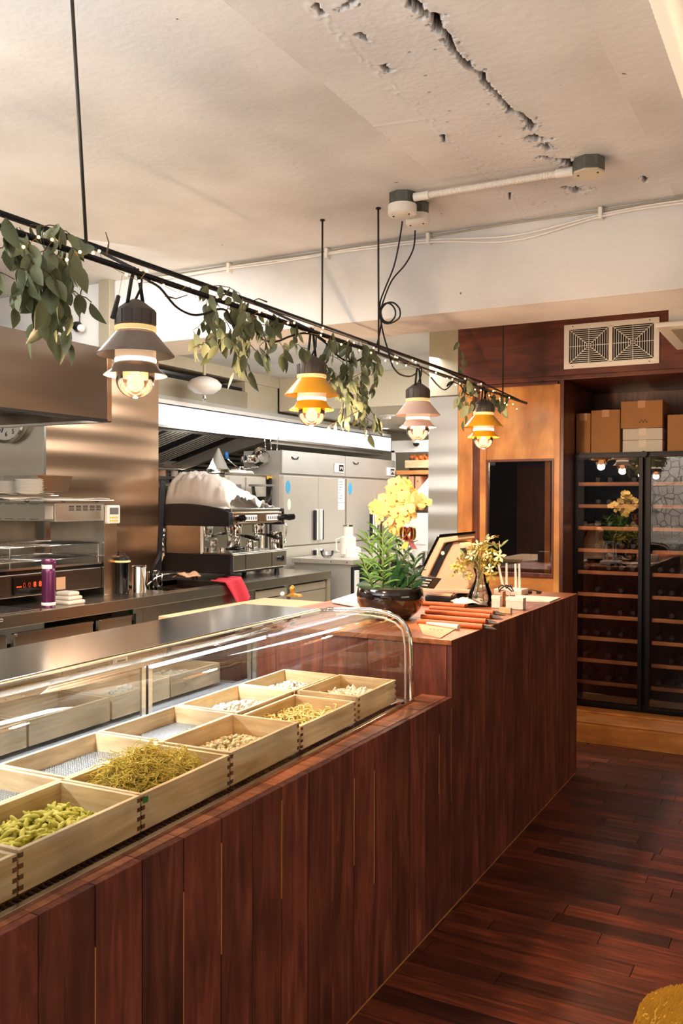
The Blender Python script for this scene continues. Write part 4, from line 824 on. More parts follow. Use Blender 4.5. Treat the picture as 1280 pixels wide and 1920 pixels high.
p.x += .06; MB().lathe([(q*.8, z) for q, z in [(0, 0), (.05, .003), (.10, .04), (.13, .085), (.135, .087), (.127, .083), (.095, .042), (.05, .008), (0, .005)]], p, 36).build('bowl', 'chrome', t, smooth=50)
t, p = standing('perforated_tray', 'perforated flat steel tray lying at counter edge, lower left', 'tray', 35, 1150)
g = MB(); g.box((p.x-.3, p.y-.35, BZ+.004), (p.x+.04, p.y+.12, BZ+.016)); g.build('tray_base', 'steel_plain', t, bevel=.003)
g = MB()
for i in range(12):
    for j in range(17): g.box((p.x-.28+i*.026, p.y-.33+j*.026, BZ+.0155), (p.x-.266+i*.026, p.y-.316+j*.026, BZ+.0168))
g.build('perforations', 'interior_black', t)['kind'] = 'stuff'
frame(MB(), 0, 1, 0, 1, .1, 0, 1)
t, p = standing('steel_pan', 'flat steel pan beside the perforated tray at left edge', 'pan', 5, 1165); bx('pan_base', 'steel_plain', (p.x-.25, p.y-.4, BZ+.002), (p.x+.03, p.y-.02, BZ+.02), t, bevel=.006)
t, p = standing('black_canister', 'tall black canister with cream rim and black lid', 'canister', 229, 1112)
MB().lathe([(0, 0), (.044, 0), (.047, .006), (.05, .20), (.052, .215), (0, .215)], p, 28).build('body', 'black_gloss', t, smooth=40); MB().lathe([(.05, .215), (.056, .216), (.056, .226), (.05, .228), (0, .228)], p, 28).build('rim', 'cream_ring', t); MB().lathe([(0, .228), (.048, .228), (.046, .25), (.03, .26), (0, .262)], p, 28).build('lid', 'black_plastic', t, smooth=40)
MB().tube([p+Vector((-.04, 0, .25)), p+Vector((-.03, 0, .29)), p+Vector((.02, 0, .28)), p+Vector((.03, 0, .25))], .004, 6).build('handle', 'black_plastic', t, smooth=True)
t, p = standing('steel_canister', 'brushed steel canister right of the black canister', 'canister', 261, 1110)
MB().lathe([(0, 0), (.049, 0), (.05, .004), (.05, .17), (.053, .174), (.053, .184), (.05, .186), (.048, .184), (.046, .01), (0, .008)], p, 28).build('body', 'chrome', t, smooth=40)
t, p = standing('soap_bottle', 'green pump soap bottle behind the canisters', 'bottle', 247, 1062); p = at(247, 1055, X=-4.45); 
t.location = p
MB().lathe([(0, 0), (.034, 0), (.038, .01), (.038, .10), (.03, .12), (.014, .13), (0, .13)], p-Vector((0, 0, p.z-BZ)), 20).build('body', 'soap_green', t, smooth=40)
zz = BZ+.13; MB().lathe([(.016, 0), (.016, .03), (.006, .035), (.006, .07), (0, .07)], (p.x, p.y, zz), 14).build('pump', 'dark_green', t, smooth=40); MB().box((p.x-.01, p.y-.012, zz+.068), (p.x+.045, p.y+.012, zz+.08)).build('nozzle', 'dark_green', t, bevel=.003)
t.location = (p.x, p.y, BZ)
for k, (px, lb) in enumerate(((282, 'tilted'), (292, 'upright'))):
    t = thing('steel_jug', f'{lb} steel jug with handle behind the sink', 'jug', at(px, 1085, X=-4.5)); p = at(px, 1085, X=-4.5); p.z = BZ
    MB().lathe([(0, 0), (.03, 0), (.032, .01), (.026, .13), (.03, .15), (.028, .15), (.024, .13), (0, .01)], p, 18).build('body', 'chrome', t, smooth=40); MB().tube([p+Vector((.028, 0, .13)), p+Vector((.06, 0, .13)), p+Vector((.06, 0, .04)), p+Vector((.03, 0, .03))], .004, 6).build('handle', 'chrome', t, smooth=True); t.location = p
fc = thing('sink_faucet', 'steel faucet with arched spout over the sink', 'faucet', at(300, 1090, X=-4.7))
MB().tube([at(*q, X=-4.66) for q in ((296, 1098), (299, 1060), (307, 1040), (304, 1012), (309, 992))], .012, 10).build('spout', 'chrome', fc, smooth=True)
for k in range(5): MB().tube([at(304+k*.6, 1036-k*9, X=-4.655), at(304.5+k*.6, 1033-k*9, X=-4.655)], .017, 10).build('hose_ring', 'black_rubber', fc)
MB().lathe([(0, 0), (.03, 0), (.03, .03), (.012, .04), (0, .04)], (at(296, 1098, X=-4.66).x, at(296, 1098, X=-4.66).y, BZ), 16).build('base', 'chrome', fc, smooth=40)
MB().tube([at(*q, X=-4.45) for q in ((275, 1098), (292, 1083), (310, 1077), (330, 1076))], .010, 8).build('lever', 'steel_plain', fc, smooth=True)
MB().tube([(at(284, 1090, X=-4.45).x, at(284, 1090, X=-4.45).y, BZ-.01), at(284, 1070, X=-4.45), at(303, 1035, X=-4.45)], .011, 8).build('mixer_arm', 'black_metal', fc, smooth=True)
stk = tag(MB().prism([at(294, 1090, X=-4.6), at(302, 1090, X=-4.6), at(310, 902, X=-4.6), at(302, 900, X=-4.6)], (-.012, 0, 0)).build('black_board', 'black_plastic', None, bevel=.003), 'narrow black board leaning upright beside the steel column', 'board')
rg = thing('scrubbing_cloth', 'crumpled tan cloth on the sink rim', 'cloth', at(350, 1083, Z=BZ)); rg_p = at(350, 1083, Z=BZ+.02)
g = MB(); g.grid(lambda i, j: rg_p+Vector((-.07+.14*j*1.0, -.10+.2*i, .012+.022*noise.noise(Vector((i*4, j*4, 2)))+.03*math.sin(math.pi*j)*(.6+.4*math.sin(i*9)))), 18, 10); g.build('cloth', 'tan_paper', rg, smooth=True, solid=.006)
rc = thing('red_cloth', 'crimson cloth draped over the edge of the back counter', 'cloth', at(430, 1090, Z=BZ))
top = [(at(392, 1091, Z=BZ), at(418, 1083, Z=BZ)), (at(420, 1094, X=BX+.01), at(450, 1084, X=BX+.01)), (at(432, 1115, X=BX+.02), at(462, 1105, X=BX+.02)), (at(443, 1138, X=BX+.03), at(470, 1122, X=BX+.03))]
def clothf(i, j):
    k = min(int(i*3), 2); f_ = i*3-k; a = top[k][0].lerp(top[k+1][0], f_); b__ = top[k][1].lerp(top[k+1][1], f_); q = a.lerp(b__, j)
    return q+Vector((.008+.012*math.sin(j*9+i*2)*i, 0, .007+.006*math.sin(j*14)*(1-i)))
g = MB(); g.grid(clothf, 24, 16); g.build('cloth', 'pink_red_cloth', rc, smooth=True, solid=.004)
# ================================================================== ESPRESSO MACHINE
MX0, MX1, MY0, MY1 = -4.93, -4.19, 5.9, 6.74
em = thing('espresso_machine', 'two-group espresso machine with black sides under a plastic cover', 'coffee machine', ((MX0+MX1)/2, 6.3, BZ))
bx('base', 'black_plastic', (MX0, MY0, 1.0), (MX1, MY0+.04, 1.158), em, bevel=.006); bx('base', 'black_plastic', (-4.69, MY0+.04, 1.0), (MX1-.03, MY1, 1.15), em)
bx('front_panel', 'steel_y', (MX1-.03, MY0+.03, 1.02), (MX1+.004, MY1, 1.155), em, bevel=.004); bx('drip_tray', 'steel_plain', (MX1-.34, MY0+.01, 1.155), (MX1+.006, MY1+.01, 1.170), em, bevel=.004)
for y_ in (MY0+.2, MY0+.6): bx('panel_seam', 'black_metal', (MX1+.003, y_, 1.03), (MX1+.006, y_+.004, 1.15), em)
for x in (-4.6, MX1-.06):
    for y_ in (MY0+.06, MY1-.06): MB().lathe([(0, 0), (.025, 0), (.018, .05), (0, .05)], (x, y_, BZ), 12).build('foot', 'black_plastic', em)
bx('body', 'steel_plain', (MX0+.01, MY0+.01, 1.158), (MX1-.30, MY0+.05, 1.40), em); bx('rear_body', 'steel_plain', (-4.69, MY0+.05, 1.158), (MX1-.30, MY1, 1.40), em); bx('backsplash', 'chrome', (MX1-.30, MY0+.02, 1.17), (MX1-.29, MY1-.01, 1.38), em); bx('side_edge', 'white_enamel', (MX1-.31, MY0+.004, 1.158), (MX1-.295, MY0+.02, 1.39), em)
# arched upper side cheek
def cheek(y0, y1):
    poly = [(MX0-.01, 1.385), (MX1-.02, 1.385), (MX1-.01, 1.40), (MX1-.02, 1.50)]
    for i in range(9): u = i/8; poly.append((MX1-.12-(MX1-.12-MX0-.02)*u, 1.515+.055*math.sin(math.pi*(.1+.62*u))))
    poly.append((MX0-.01, 1.50))
    return MB().prism([(x, y0, z) for x, z in poly], (0, y1-y0, 0)).build('side_panel', 'black_plastic', em, bevel=.004)
cheek(MY0-.005, MY0+.05); bx('far_cheek', 'black_plastic', (-4.69, MY1-.05, 1.385), (MX1-.02, MY1, 1.53), em, bevel=.004)
bx('upper_body', 'steel_y', (-4.69, MY0+.05, 1.40), (MX1-.06, MY1-.05, 1.50), em); bx('front_fascia', 'steel_warm', (MX1-.06, MY0+.05, 1.41), (MX1-.02, MY1-.01, 1.50), em, bevel=.006); bx('name_strip', 'steel_plain', (MX1-.10, MY0+.05, 1.50), (MX1-.03, MY1-.02, 1.53), em, bevel=.004)
for yk in (MY0+.22, MY0+.55):
    kp = bx('key_pad', 'white_enamel', (MX1-.02, yk, 1.425), (MX1-.014, yk+.18, 1.475), em, bevel=.003)
    for k in range(5): bx('button', 'screen_grey', (MX1-.014, yk+.012+k*.034, 1.437), (MX1-.010, yk+.032+k*.034, 1.463), kp, bevel=.002)
for y_ in (MY0+.10, MY1-.10, MY1+.03):
    MB().tube([(MX1-.03, y_, 1.45), (MX1+.01, y_, 1.45), (MX1+.06, y_, 1.455)], [.022, .03, .026], 14).build('steam_knob', 'black_gloss', em, smooth=40)
for yk in (MY0+.27, MY0+.60):
    MB().lathe([(0, 0), (.045, 0), (.048, .01), (.048, .05), (.055, .06), (.055, .085), (0, .085)], (MX1-.14, yk, 1.315), 24).build('group_head', 'chrome', em, smooth=40)
    pf = MB().lathe([(0, 0), (.03, .002), (.036, .015), (.036, .035), (0, .035)], (MX1-.14, yk, 1.285), 20).build('portafilter', 'chrome', em, smooth=40)
    MB().tube([(MX1-.10, yk, 1.305), (MX1-.03, yk+.01, 1.295), (MX1+.04, yk+.02, 1.28), (MX1+.075, yk+.025, 1.272)], [.009, .015, .017, .014], 12).build('handle', 'black_gloss', pf, smooth=True)
    MB().tube([(MX1-.14, yk, 1.285), (MX1-.14, yk-.012, 1.262), (MX1-.14, yk-.02, 1.255)], .006, 8).build('spout', 'chrome', pf, smooth=True); MB().tube([(MX1-.14, yk, 1.285), (MX1-.14, yk+.012, 1.262), (MX1-.14, yk+.02, 1.255)], .006, 8).build('spout', 'chrome', pf, smooth=True)
for y_ in (MY0+.10, MY1-.02): MB().tube([(MX1-.03, y_, 1.43), (MX1+.02, y_, 1.37), (MX1+.0, y_+.01, 1.27), (MX1-.02, y_+.02, 1.22)], .006, 8).build('steam_wand', 'chrome', em, smooth=True)
MB().tube([(MX1-.02, MY1-.1, 1.09), (MX1+.03, MY1-.1, 1.09)], [.028, .024], 14).build('tap_knob', 'black_gloss', em, smooth=40)
# portafilter resting on the drip tray, jugs
pr = thing('spare_portafilter', 'chrome portafilter with black handle resting on the drip tray', 'portafilter', (MX1-.2, MY0+.18, 1.17))
MB().lathe([(0, 0), (.036, 0), (.038, .03), (.03, .03), (0, .012)], (MX1-.2, MY0+.16, 1.172), 20).build('basket', 'chrome', pr, smooth=40); MB().tube([(MX1-.165, MY0+.17, 1.19), (MX1-.08, MY0+.21, 1.20), (MX1-.03, MY0+.235, 1.193)], [.010, .017, .015], 12).build('handle', 'black_gloss', pr, smooth=True)
def jug(label, x, y_, s_, z=1.171, name='milk_jug'):
    t = thing(name, label, 'jug', (x, y_, z)); q = (x, y_, z)
    MB().lathe([(0, 0), (.036*s_, 0), (.038*s_, .008), (.034*s_, .06*s_), (.030*s_, .078*s_), (.034*s_, .09*s_), (.031*s_, .09*s_), (.028*s_, .078*s_), (.03*s_, .01), (0, .006)], q, 22).build('body', 'chrome', t, smooth=40)
    MB().tube([(x+.02, y_+.026*s_, z+.075*s_), (x+.03, y_+.062*s_, z+.07*s_), (x+.03, y_+.06*s_, z+.03*s_), (x+.02, y_+.03*s_, z+.02*s_)], .0035, 6).build('handle', 'chrome', t, smooth=True)
jug('small steel milk jug on drip tray under the groups', MX1-.10, MY0+.42, 1.0); jug('steel frothing pitcher at the right end of espresso machine', MX1-.06, MY1-.06, 1.7)
# plastic cover thrown over the top
cv = thing('plastic_cover', 'crumpled translucent plastic sheet thrown over espresso machine', 'cover', (-4.5, 6.3, 1.53))
prof = [(338, 905, 940), (352, 887, 925), (372, 889, 938), (392, 896, 958), (412, 908, 962), (432, 914, 955), (455, 922, 942), (478, 938, 955), (500, 950, 960), (516, 958, 963)]
def cvf(i, j):
    k = min(int(i*9), 8); f_ = i*9-k; a = [prof[k][q]*(1-f_)+prof[k+1][q]*f_ for q in range(3)]
    y0 = MY0+.03+i*.74; base = at(a[0], a[2], Y=y0); top_ = at(a[0], a[1], Y=y0)
    x = MX1-.04-(.66-.36*i)*j; zt = top_.z; zb = min(base.z, 1.62) if 0 else 1.53
    hz = zb+(zt-zb)*math.sin(math.pi*min(1, j*.62+.06))**.7
    fo = .045*abs(noise.noise(Vector((i*6+j*5, j*3-i*2, 7))))+.022*abs(noise.noise(Vector((i*16-j*9, j*9, 3)))); hz = hz-1.6*fo+.02
    hz = 1.535+(hz-1.535)*min(1, i/.05)**.5*min(1, (1-i)/.06+.15)
    return Vector((x+.02*noise.noise(Vector((i*7, j*5, 1))), y0, max(hz+.022*noise.noise(Vector((i*9, j*7, 4)))+.010*math.sin(i*30+j*12), 1.535)))
g = MB(); g.grid(cvf, 90, 44); g.build('sheet', 'film', cv, smooth=True, solid=.002)
# grinder
gr = thing('coffee_grinder', 'coffee grinder with clear bean hopper behind espresso machine', 'grinder', at(491, 1000, Y=6.9)); gp = at(491, 946, Y=6.9); gp = Vector((gp.x, 6.9, BZ))
hz = at(491, 946, Y=6.9).z-BZ; ht = at(491, 912, Y=6.9).z-BZ
MB().lathe([(0, 0), (.09, 0), (.09, .02), (.07, .04), (.065, hz-.03), (.05, hz), (0, hz)], gp, 20).build('body', 'steel_plain', gr, smooth=40)
MB().lathe([(.04, hz), (.085, hz+.05), (.10, ht-.01), (.10, ht)], gp, 24).build('hopper', 'clear_glass', gr, smooth=40); MB().lathe([(0, hz+.005), (.07, hz+.04), (.085, hz+.07), (0, hz+.075)], gp, 20).build('beans', 'dark_leather', gr); MB().lathe([(0, ht), (.125, ht), (.125, ht+.018), (0, ht+.02)], gp, 24).build('lid', 'screen_grey', gr, smooth=40)
# upright steel oven cabinet and its clutter
CX = -4.72; ca, cb = at(408, 900, X=CX).y, at(527, 900, X=CX).y; czt = at(470, 889, X=CX).z
ca = at(425, 900, X=CX).y
cb = min(cb, 7.28)
oc = thing('steel_oven_cabinet', 'upright steel oven cabinet left of the refrigerators', 'oven', (-5.1, (ca+cb)/2, 0))
bx('cabinet', 'steel_door', (-5.05, ca, 0), (CX-.02, cb-.02, czt-.01), oc, bevel=.004); bx('top', 'steel_plain', (-5.05, ca-.02, czt-.01), (CX, cb-.01, czt+.005), oc, bevel=.003)
for a, b_ in ((430, 459), (462, 498)): bx('door', 'steel_door', (CX-.02, at(a, 930, X=CX).y, .8), (CX, at(b_, 930, X=CX).y, czt-.03), oc, bevel=.003)
bx('window', 'screen_grey', (CX, at(436, 920, X=CX).y, at(440, 928, X=CX).z), (CX+.002, at(452, 920, X=CX).y, at(440, 908, X=CX).z), oc); bx('label_sticker', 'yellow_button', (CX, at(500, 896, X=CX).y, at(510, 899, X=CX).z), (CX+.002, at(510, 896, X=CX).y, at(510, 893, X=CX).z), oc)
bx('dark_side', 'black_metal', (CX-.3, cb-.018, 0), (CX+.01, cb+.03, czt-.03), oc)
cn = thing('conical_strainer', 'upturned conical steel strainer on oven cabinet', 'strainer', at(409, 884, X=-4.9)); cp_ = at(409, 884, X=-4.9); cp_.z = czt+.006; hh = at(409, 840, X=-4.9).z-cp_.z; rr_ = .105
MB().lathe([(rr_, 0), (rr_, .035), (rr_*.85, .05), (.008, hh), (0, hh)], cp_, 26).build('cone', 'steel_satin', cn, smooth=40); MB().lathe([(rr_+.003, .0), (rr_+.006, .006), (rr_+.006, .03), (rr_+.003, .036)], cp_, 26).build('band', 'chrome', cn)
tag(MB().lathe([(0, 0), (.17, 0), (.18, .012), (.17, .028), (0, .03)], (at(440, 888, X=-4.95).x, at(440, 888, X=-4.95).y, czt+.006), 26).build('round_platter', 'white_plastic', None, smooth=40), 'white round platter lying on the oven cabinet behind strainer', 'platter')
def pot(label, px, py, r, h, rot, Y=None, X=-4.85, name='saucepan', m='chrome', handle=True):
    p = at(px, py, X=X); t = thing(name, label, 'pot', p); T = Matrix.Translation(p) @ Euler([R(a) for a in rot]).to_matrix().to_4x4()
    MB().lathe([(0, 0), (r*.94, 0), (r, .01), (r, h), (r*1.04, h+.002), (r*.97, h), (r*.95, .012), (0, .008)], n=26, T=T).build('pot', m, t, smooth=40)
    if handle: MB().tube([T @ Vector(q) for q in ((r, 0, h*.8), (r+.08, 0, h*1.0), (r+.16, 0, h*1.1))], .007, 8).build('handle', m, t, smooth=True)
pot('tilted steel saucepan leaning on the oven cabinet', 483, 862, .085, .09, (35, 55, 20), handle=False)
pot('small upturned steel bowl below the tilted saucepan', 466, 886, .06, .06, (180, 0, 0), name='steel_bowl', handle=False)
pot('small upturned steel cup next to the oven cabinet edge', 506, 886, .05, .05, (180, 0, 0), name='steel_bowl', handle=False)
def ladle(label, px, py0, py1, r, X=-4.86, m='chrome', col=None, dx=0, name='ladle'):
    a, b_ = at(px, py0, X=X), at(px+dx, py1, X=X); t = thing(name, label, 'utensil', a)
    MB().tube([a, a.lerp(b_, .5), b_], .005, 6).build('handle', m, t, smooth=True)
    q = b_-Vector((0, 0, r*.8)); T = Matrix.Translation(q) @ Matrix.Rotation(R(90), 4, 'Y'); MB().lathe([(0, -.02), (r*.6, -.015), (r*.95, 0), (r, .004), (r*.9, .004), (r*.5, -.01), (0, -.014)], n=20, T=T).build('head', m, t, smooth=True)
    MB().tube([a+Vector((0, -.012, 0)), a+Vector((0, -.01, .02)), a+Vector((0, .01, .02)), a+Vector((0, .012, 0))], .003, 5).build('hook', m, t)
ladle('steel skimmer hanging from hood rim, left one', 497, 828, 850, .055, name='skimmer'); ladle('steel sieve hanging from hood rim, middle one', 508, 828, 858, .062, name='sieve'); ladle('long-handled steel ladle hanging at right end of hood', 521, 822, 868, .035, dx=-5)
sp = thing('blue_handled_spoon', 'serving spoon with blue handle leaning behind the strainer', 'utensil', at(425, 858, X=-5.0)); MB().tube([at(424, 847, X=-5), at(426, 860, X=-5)], [.016, .017], 10).build('handle', 'blue_plastic', sp, smooth=True); MB().tube([at(426, 860, X=-5), at(440, 872, X=-5), at(452, 880, X=-5)], .006, 8).build('shaft', 'chrome', sp, smooth=True)
# ================================================================== KITCHEN HOOD over the cook line
kh = thing('kitchen_canopy_hood', 'long kitchen canopy hood with bright white light band and slanted baffles', 'hood', (-5.5, 7.5, 1.93))
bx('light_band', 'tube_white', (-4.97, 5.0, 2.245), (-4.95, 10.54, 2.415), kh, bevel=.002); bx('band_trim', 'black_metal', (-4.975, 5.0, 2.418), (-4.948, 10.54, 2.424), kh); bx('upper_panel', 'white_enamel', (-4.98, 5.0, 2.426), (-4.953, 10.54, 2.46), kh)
bx('lower_rim', 'steel_plain', (-5.05, 5.0, 2.222), (-4.955, 10.5, 2.243), kh); bx('soffit', 'steel_satin', (-6.55, 7.82, 2.19), (-5.05, 10.5, 2.222), kh)
bx('roof', 'steel_satin', (-6.55, 5.0, 2.46), (-4.98, 10.5, 2.5), kh)
P0, P1 = Vector((-5.35, 0, 2.245)), Vector((-6.25, 0, 1.975))
bx('inner_ledge', 'steel_satin', (-5.35, 5.0, 2.24), (-5.05, 7.8, 2.25), kh)
g = MB(); g.prism([(P0.x, 5.0, P0.z+.05), (P1.x, 5.0, P1.z+.05), (P1.x, 7.8, P1.z+.05), (P0.x, 7.8, P0.z+.05)], (0, 0, .01)); g.build('filter_back', 'interior_black', kh)
y_ = 5.6; k = 0
while y_ < 7.75:
    if k % 9 not in (4, 5, 6) or y_ < 6.5:
        MB().prism([(P0.x, y_, P0.z), (P1.x, y_, P1.z), (P1.x, y_+.028, P1.z+.02), (P0.x, y_+.028, P0.z+.02)], (0, 0, .012)).build('baffle', 'steel_door', kh)
    y_ += .062; k += 1
bx('gutter', 'steel_dark', (-6.3, 5.0, 1.93), (-6.2, 7.8, 1.985), kh); bx('gutter_lip', 'steel_plain', (-6.2, 5.0, 1.925), (-6.17, 7.8, 1.94), kh)
MB().prism([(-4.98, 7.8, 2.24), (-5.35, 7.8, 2.30), (-6.5, 7.8, 2.1), (-6.5, 7.8, 1.9), (-6.2, 7.8, 1.93)], (0, .02, 0)).build('end_panel', 'steel_satin', kh)
MB().tube([(-4.97, 7.79, 2.235), (-6.2, 7.79, 1.925)], .012, 6).build('end_trim', 'steel_plain', kh)
dk = thing('ceiling_duct', 'beige square duct above the white light band', 'duct', (-5.4, 6.3, 2.45)); bx('duct_body', 'grey_duct', (-5.6, 5.0, 2.462), (-4.99, 7.30, 2.662), dk, bevel=.003); st(bx('trim_5', 'beige_paint', (-5.9, 7.3, 2.5), (-5.02, 7.9, 2.768))); bx('duct_gap', 'interior_black', (-5.7, 5.0, 2.664), (-5.02, 7.25, 2.70), dk)
wl = st(bx('trim_4', 'steel_satin', (-6.6, 4.5, 0), (-6.5, 11.2, CZ)))
# cook line shelf jars at left under the hood
sh = thing('cookline_shelf', 'steel wall shelf with jars under the canopy hood', 'shelf', (-6.3, 7.4, 1.75)); zs = at(345, 895, X=-6.3).z
bx('board', 'steel_plain', (-6.5, 6.5, zs-.03), (-6.15, 7.85, zs), sh); bx('range_panel', 'steel_y', (-6.48, 6.5, .9), (-6.2, 7.85, zs-.12), sh)
for k, (px, m_, h, r, lb) in enumerate(((303, 'tan_paper', .10, .045, 'tan spice tub on cookline shelf, leftmost'), (327, 'towel', .14, .04, 'tall cream carton on cookline shelf'), (346, 'steel_plain', .06, .05, 'low steel tub on the cookline shelf'), (356, 'cardboard', .08, .03, 'small brown jar on the cookline shelf'), (368, 'white_enamel', .07, .035, 'small white jar, left of pair on the cookline shelf'), (378, 'white_enamel', .07, .035, 'small white jar, right of pair on the cookline shelf'), (392, 'steel_plain', .07, .04, 'small steel pot near the strainer on the cookline shelf'))):
    p = at(px, 890, X=-6.25); q = (p.x, p.y, zs+.001); t = thing('jar', lb, 'jar', q); MB().lathe([(0, 0), (r, 0), (r, h*.85), (r*.8, h*.9), (0, h*.9)], q, 16).build('body', m_, t, smooth=40); MB().lathe([(0, h*.9), (r*.85, h*.9), (r*.85, h), (0, h)], q, 16).build('lid', 'dark_leather' if k % 2 else 'white_plastic', t)
pc = thing('picture_card', 'small framed card with dark red cups pattern behind machine', 'card', at(338, 925, X=-4.87)); a, b_ = at(330, 948, X=-4.87), at(346, 907, X=-4.87)
bx('card', 'white_card', (-4.88, a.y, a.z), (-4.87, b_.y, b_.z), pc); 
for k in range(6): MB().lathe([(0, 0), (.012, 0), (.012, .002), (0, .002)], n=10, T=Matrix.Translation((-4.869, a.y+.03+.035*(k % 2), a.z+.04+.04*(k//2))) @ Matrix.Rotation(R(90), 4, 'Y')).build('dot', 'ribbon_red', pc)
bx('stand', 'steel_plain', (-4.885, a.y, BZ), (-4.875, b_.y, a.z), pc)
ws = thing('wire_shelf', 'dark wire wall shelf with pans behind the hanging utensils', 'shelf', (-6.0, 8.6, 1.8))
for k in range(7): bx('slat', 'black_metal', (-6.45, 7.9, 1.80+k*.055), (-6.42, 9.6, 1.825+k*.055), ws)
for y_ in (7.95, 8.7, 9.5): bx('upright', 'steel_plain', (-6.5, y_, 1.5), (-6.46, y_+.03, 2.18), ws)
bx('shelf_board', 'steel_plain', (-6.5, 7.9, 1.76), (-6.1, 9.6, 1.785), ws)
pot('steel bowl on the wire shelf behind the tilted saucepan', 470, 868, .10, .07, (0, 0, 0), X=-4.9, name='steel_bowl', handle=False)
pot('shallow steel pan leaning beside the hanging ladle', 505, 868, .075, .04, (80, 20, 0), X=-4.87, name='shallow_pan', handle=False)
pot('low steel pan near the blue spoon on oven cabinet', 447, 884, .07, .035, (12, 0, 0), X=-4.88, name='shallow_pan', handle=True)
# ================================================================== REFRIGERATORS
FRX = -4.6; fy = [7.325, 8.632, 9.94]
for i in (0, 1):
    a, b_ = fy[i], fy[i+1]-.012
    t = thing('upright_refrigerator', ('four-door steel refrigerator with white notice, left of two' if i == 0 else 'four-door steel refrigerator behind the orchid, right of two'), 'refrigerator', (-5.0, (a+b_)/2, 0), 0, 'steel refrigerators')
    bx('body', 'steel_satin', (-5.05, a, .1), (FRX-.03, b_, 2.085), t); bx('header', 'white_enamel' if 0 else 'steel_satin', (FRX-.03, a, 1.862), (FRX, b_, 2.088), t, bevel=.004)
    mid = at(596 if i == 0 else 700, 900, X=FRX).y
    for (ya_, yb2) in ((a+.02, mid-.004), (mid+.004, b_-.004)):
        for z0, z1 in ((1.155, 1.838), (.35, 1.14)):
            d = bx('door', 'steel_door', (FRX-.03, ya_, z0), (FRX+.004, yb2, z1), t, bevel=.003)
            left = ya_ < mid-.1; yh = yb2-.10 if left else ya_+.04
            zz0, zz1 = (1.19, 1.50) if z0 > 1 else (.85, 1.09)
            bx('handle', 'black_plastic', (FRX+.004, yh, zz0), (FRX+.03, yh+.035, zz1), d, bevel=.006); bx('handle_trim', 'white_enamel', (FRX+.004, yh+(.036 if left else -.026), zz0), (FRX+.034, yh+(.062 if left else 0), zz1+.01), d, bevel=.006)
    ctl = bx('controller', 'white_plastic', (FRX, b_-.26, 1.90), (FRX+.015, b_-.05, 2.0), t, bevel=.004); bx('display', 'black_gloss', (FRX+.015, b_-.17, 1.915), (FRX+.017, b_-.07, 1.985), ctl)
    for q in range(3): bx('display_mark', 'white_enamel', (FRX+.017, b_-.155+q*.028, 1.93+.014*(q % 2)), (FRX+.018, b_-.14+q*.028, 1.965), ctl)
    MB().tube([(FRX, a+.17, 2.03), (FRX+.01, a+.20, 2.01), (FRX+.01, a+.27, 2.01), (FRX, a+.30, 2.03)], .006, 6).build('grip', 'black_plastic', t, smooth=True)
    MB().lathe([(0, 0), (.055, 0), (.055, .002), (0, .002)], n=18, T=Matrix.Translation((FRX+.004, a+.10, 1.73)) @ Matrix.Rotation(R(90), 4, 'Y') @ Matrix.Diagonal((1.2, .8, 1, 1))).build('blue_sticker', 'blue_sticker', t)
    if i == 0:
        MB().lathe([(0, 0), (.04, 0), (.04, .002), (0, .002)], n=18, T=Matrix.Translation((FRX+.004, a+.12, 1.56)) @ Matrix.Rotation(R(90), 4, 'Y') @ Matrix.Diagonal((1.4, .8, 1, 1))).build('oval_sticker', 'paper', t)
        nt = bx('notice', 'white_enamel', (FRX+.004, b_-.17, 1.58), (FRX+.006, b_-.03, 1.83), t); bx('notice', 'white_enamel', (FRX+.004, b_-.17, 1.50), (FRX+.006, b_-.03, 1.572), t)
        rr = random.Random(6)
        for q in range(7): bx('print_line', 'screen_grey', (FRX+.006, b_-.155, 1.80-q*.03), (FRX+.0065, b_-.155+rr.uniform(.04, .1), 1.806-q*.03), nt)
# small prep unit with food processor
PYY = 7.36; pz = at(600, 1048, Y=PYY).z; pa, pb = at(546, 1046, Y=PYY).x, at(661, 1051, Y=PYY).x
pu = thing('prep_unit', 'steel prep unit with flat top beyond the back counter', 'worktop', ((pa+pb)/2, 7.9, 0))
bx('top', 'steel_door', (pa, PYY, pz-.045), (pb, 8.65, pz), pu, bevel=.003); bx('side_panel', 'steel_satin', (pa+.02, PYY+.02, 0), (pb-.03, 8.6, pz-.045), pu)
for k in range(4): MB().lathe([(0, 0), (.006, 0), (.006, .003), (0, .003)], n=8, T=Matrix.Translation((pa+.1+k*.17, PYY, pz-.022)) @ Matrix.Rotation(R(90), 4, 'X')).build('rivet', 'chrome', pu)
bx('door_edge', 'black_metal', (pb-.03, PYY+.02, .1), (pb-.01, 8.6, pz-.07), pu); bx('handle_bar', 'white_enamel', (pb-.01, PYY+.05, .3), (pb+.02, PYY+.10, pz-.1), pu, bevel=.004)
fp = thing('food_processor', 'white food processor with clear jug handle on prep unit', 'food processor', (at(655, 1040, Z=pz).x, 7.75, pz)); p = at(652, 1040, Z=pz); p = Vector((at(652, 1030, Y=7.8).x, 7.8, pz)); fp.location = p
MB().lathe([(0, 0), (.085, 0), (.085, .08), (.06, .10), (0, .10)], p+Vector((.05, 0, 0)), 20).build('motor_base', 'white_enamel', fp, smooth=40); MB().lathe([(.07, .02), (.08, .03), (.08, .19), (.05, .205), (.05, .30), (.045, .30)], p, 24).build('bowl', 'milk_glass' if 0 else 'white_plastic', fp, smooth=40)
MB().lathe([(0, .30), (.052, .30), (.052, .315), (0, .315)], p, 20).build('chute', 'steel_plain', fp); MB().tube([p+Vector((-.08, 0, .18)), p+Vector((-.13, 0, .17)), p+Vector((-.13, 0, .06)), p+Vector((-.08, 0, .04))], .009, 8).build('handle', 'white_enamel', fp, smooth=True)
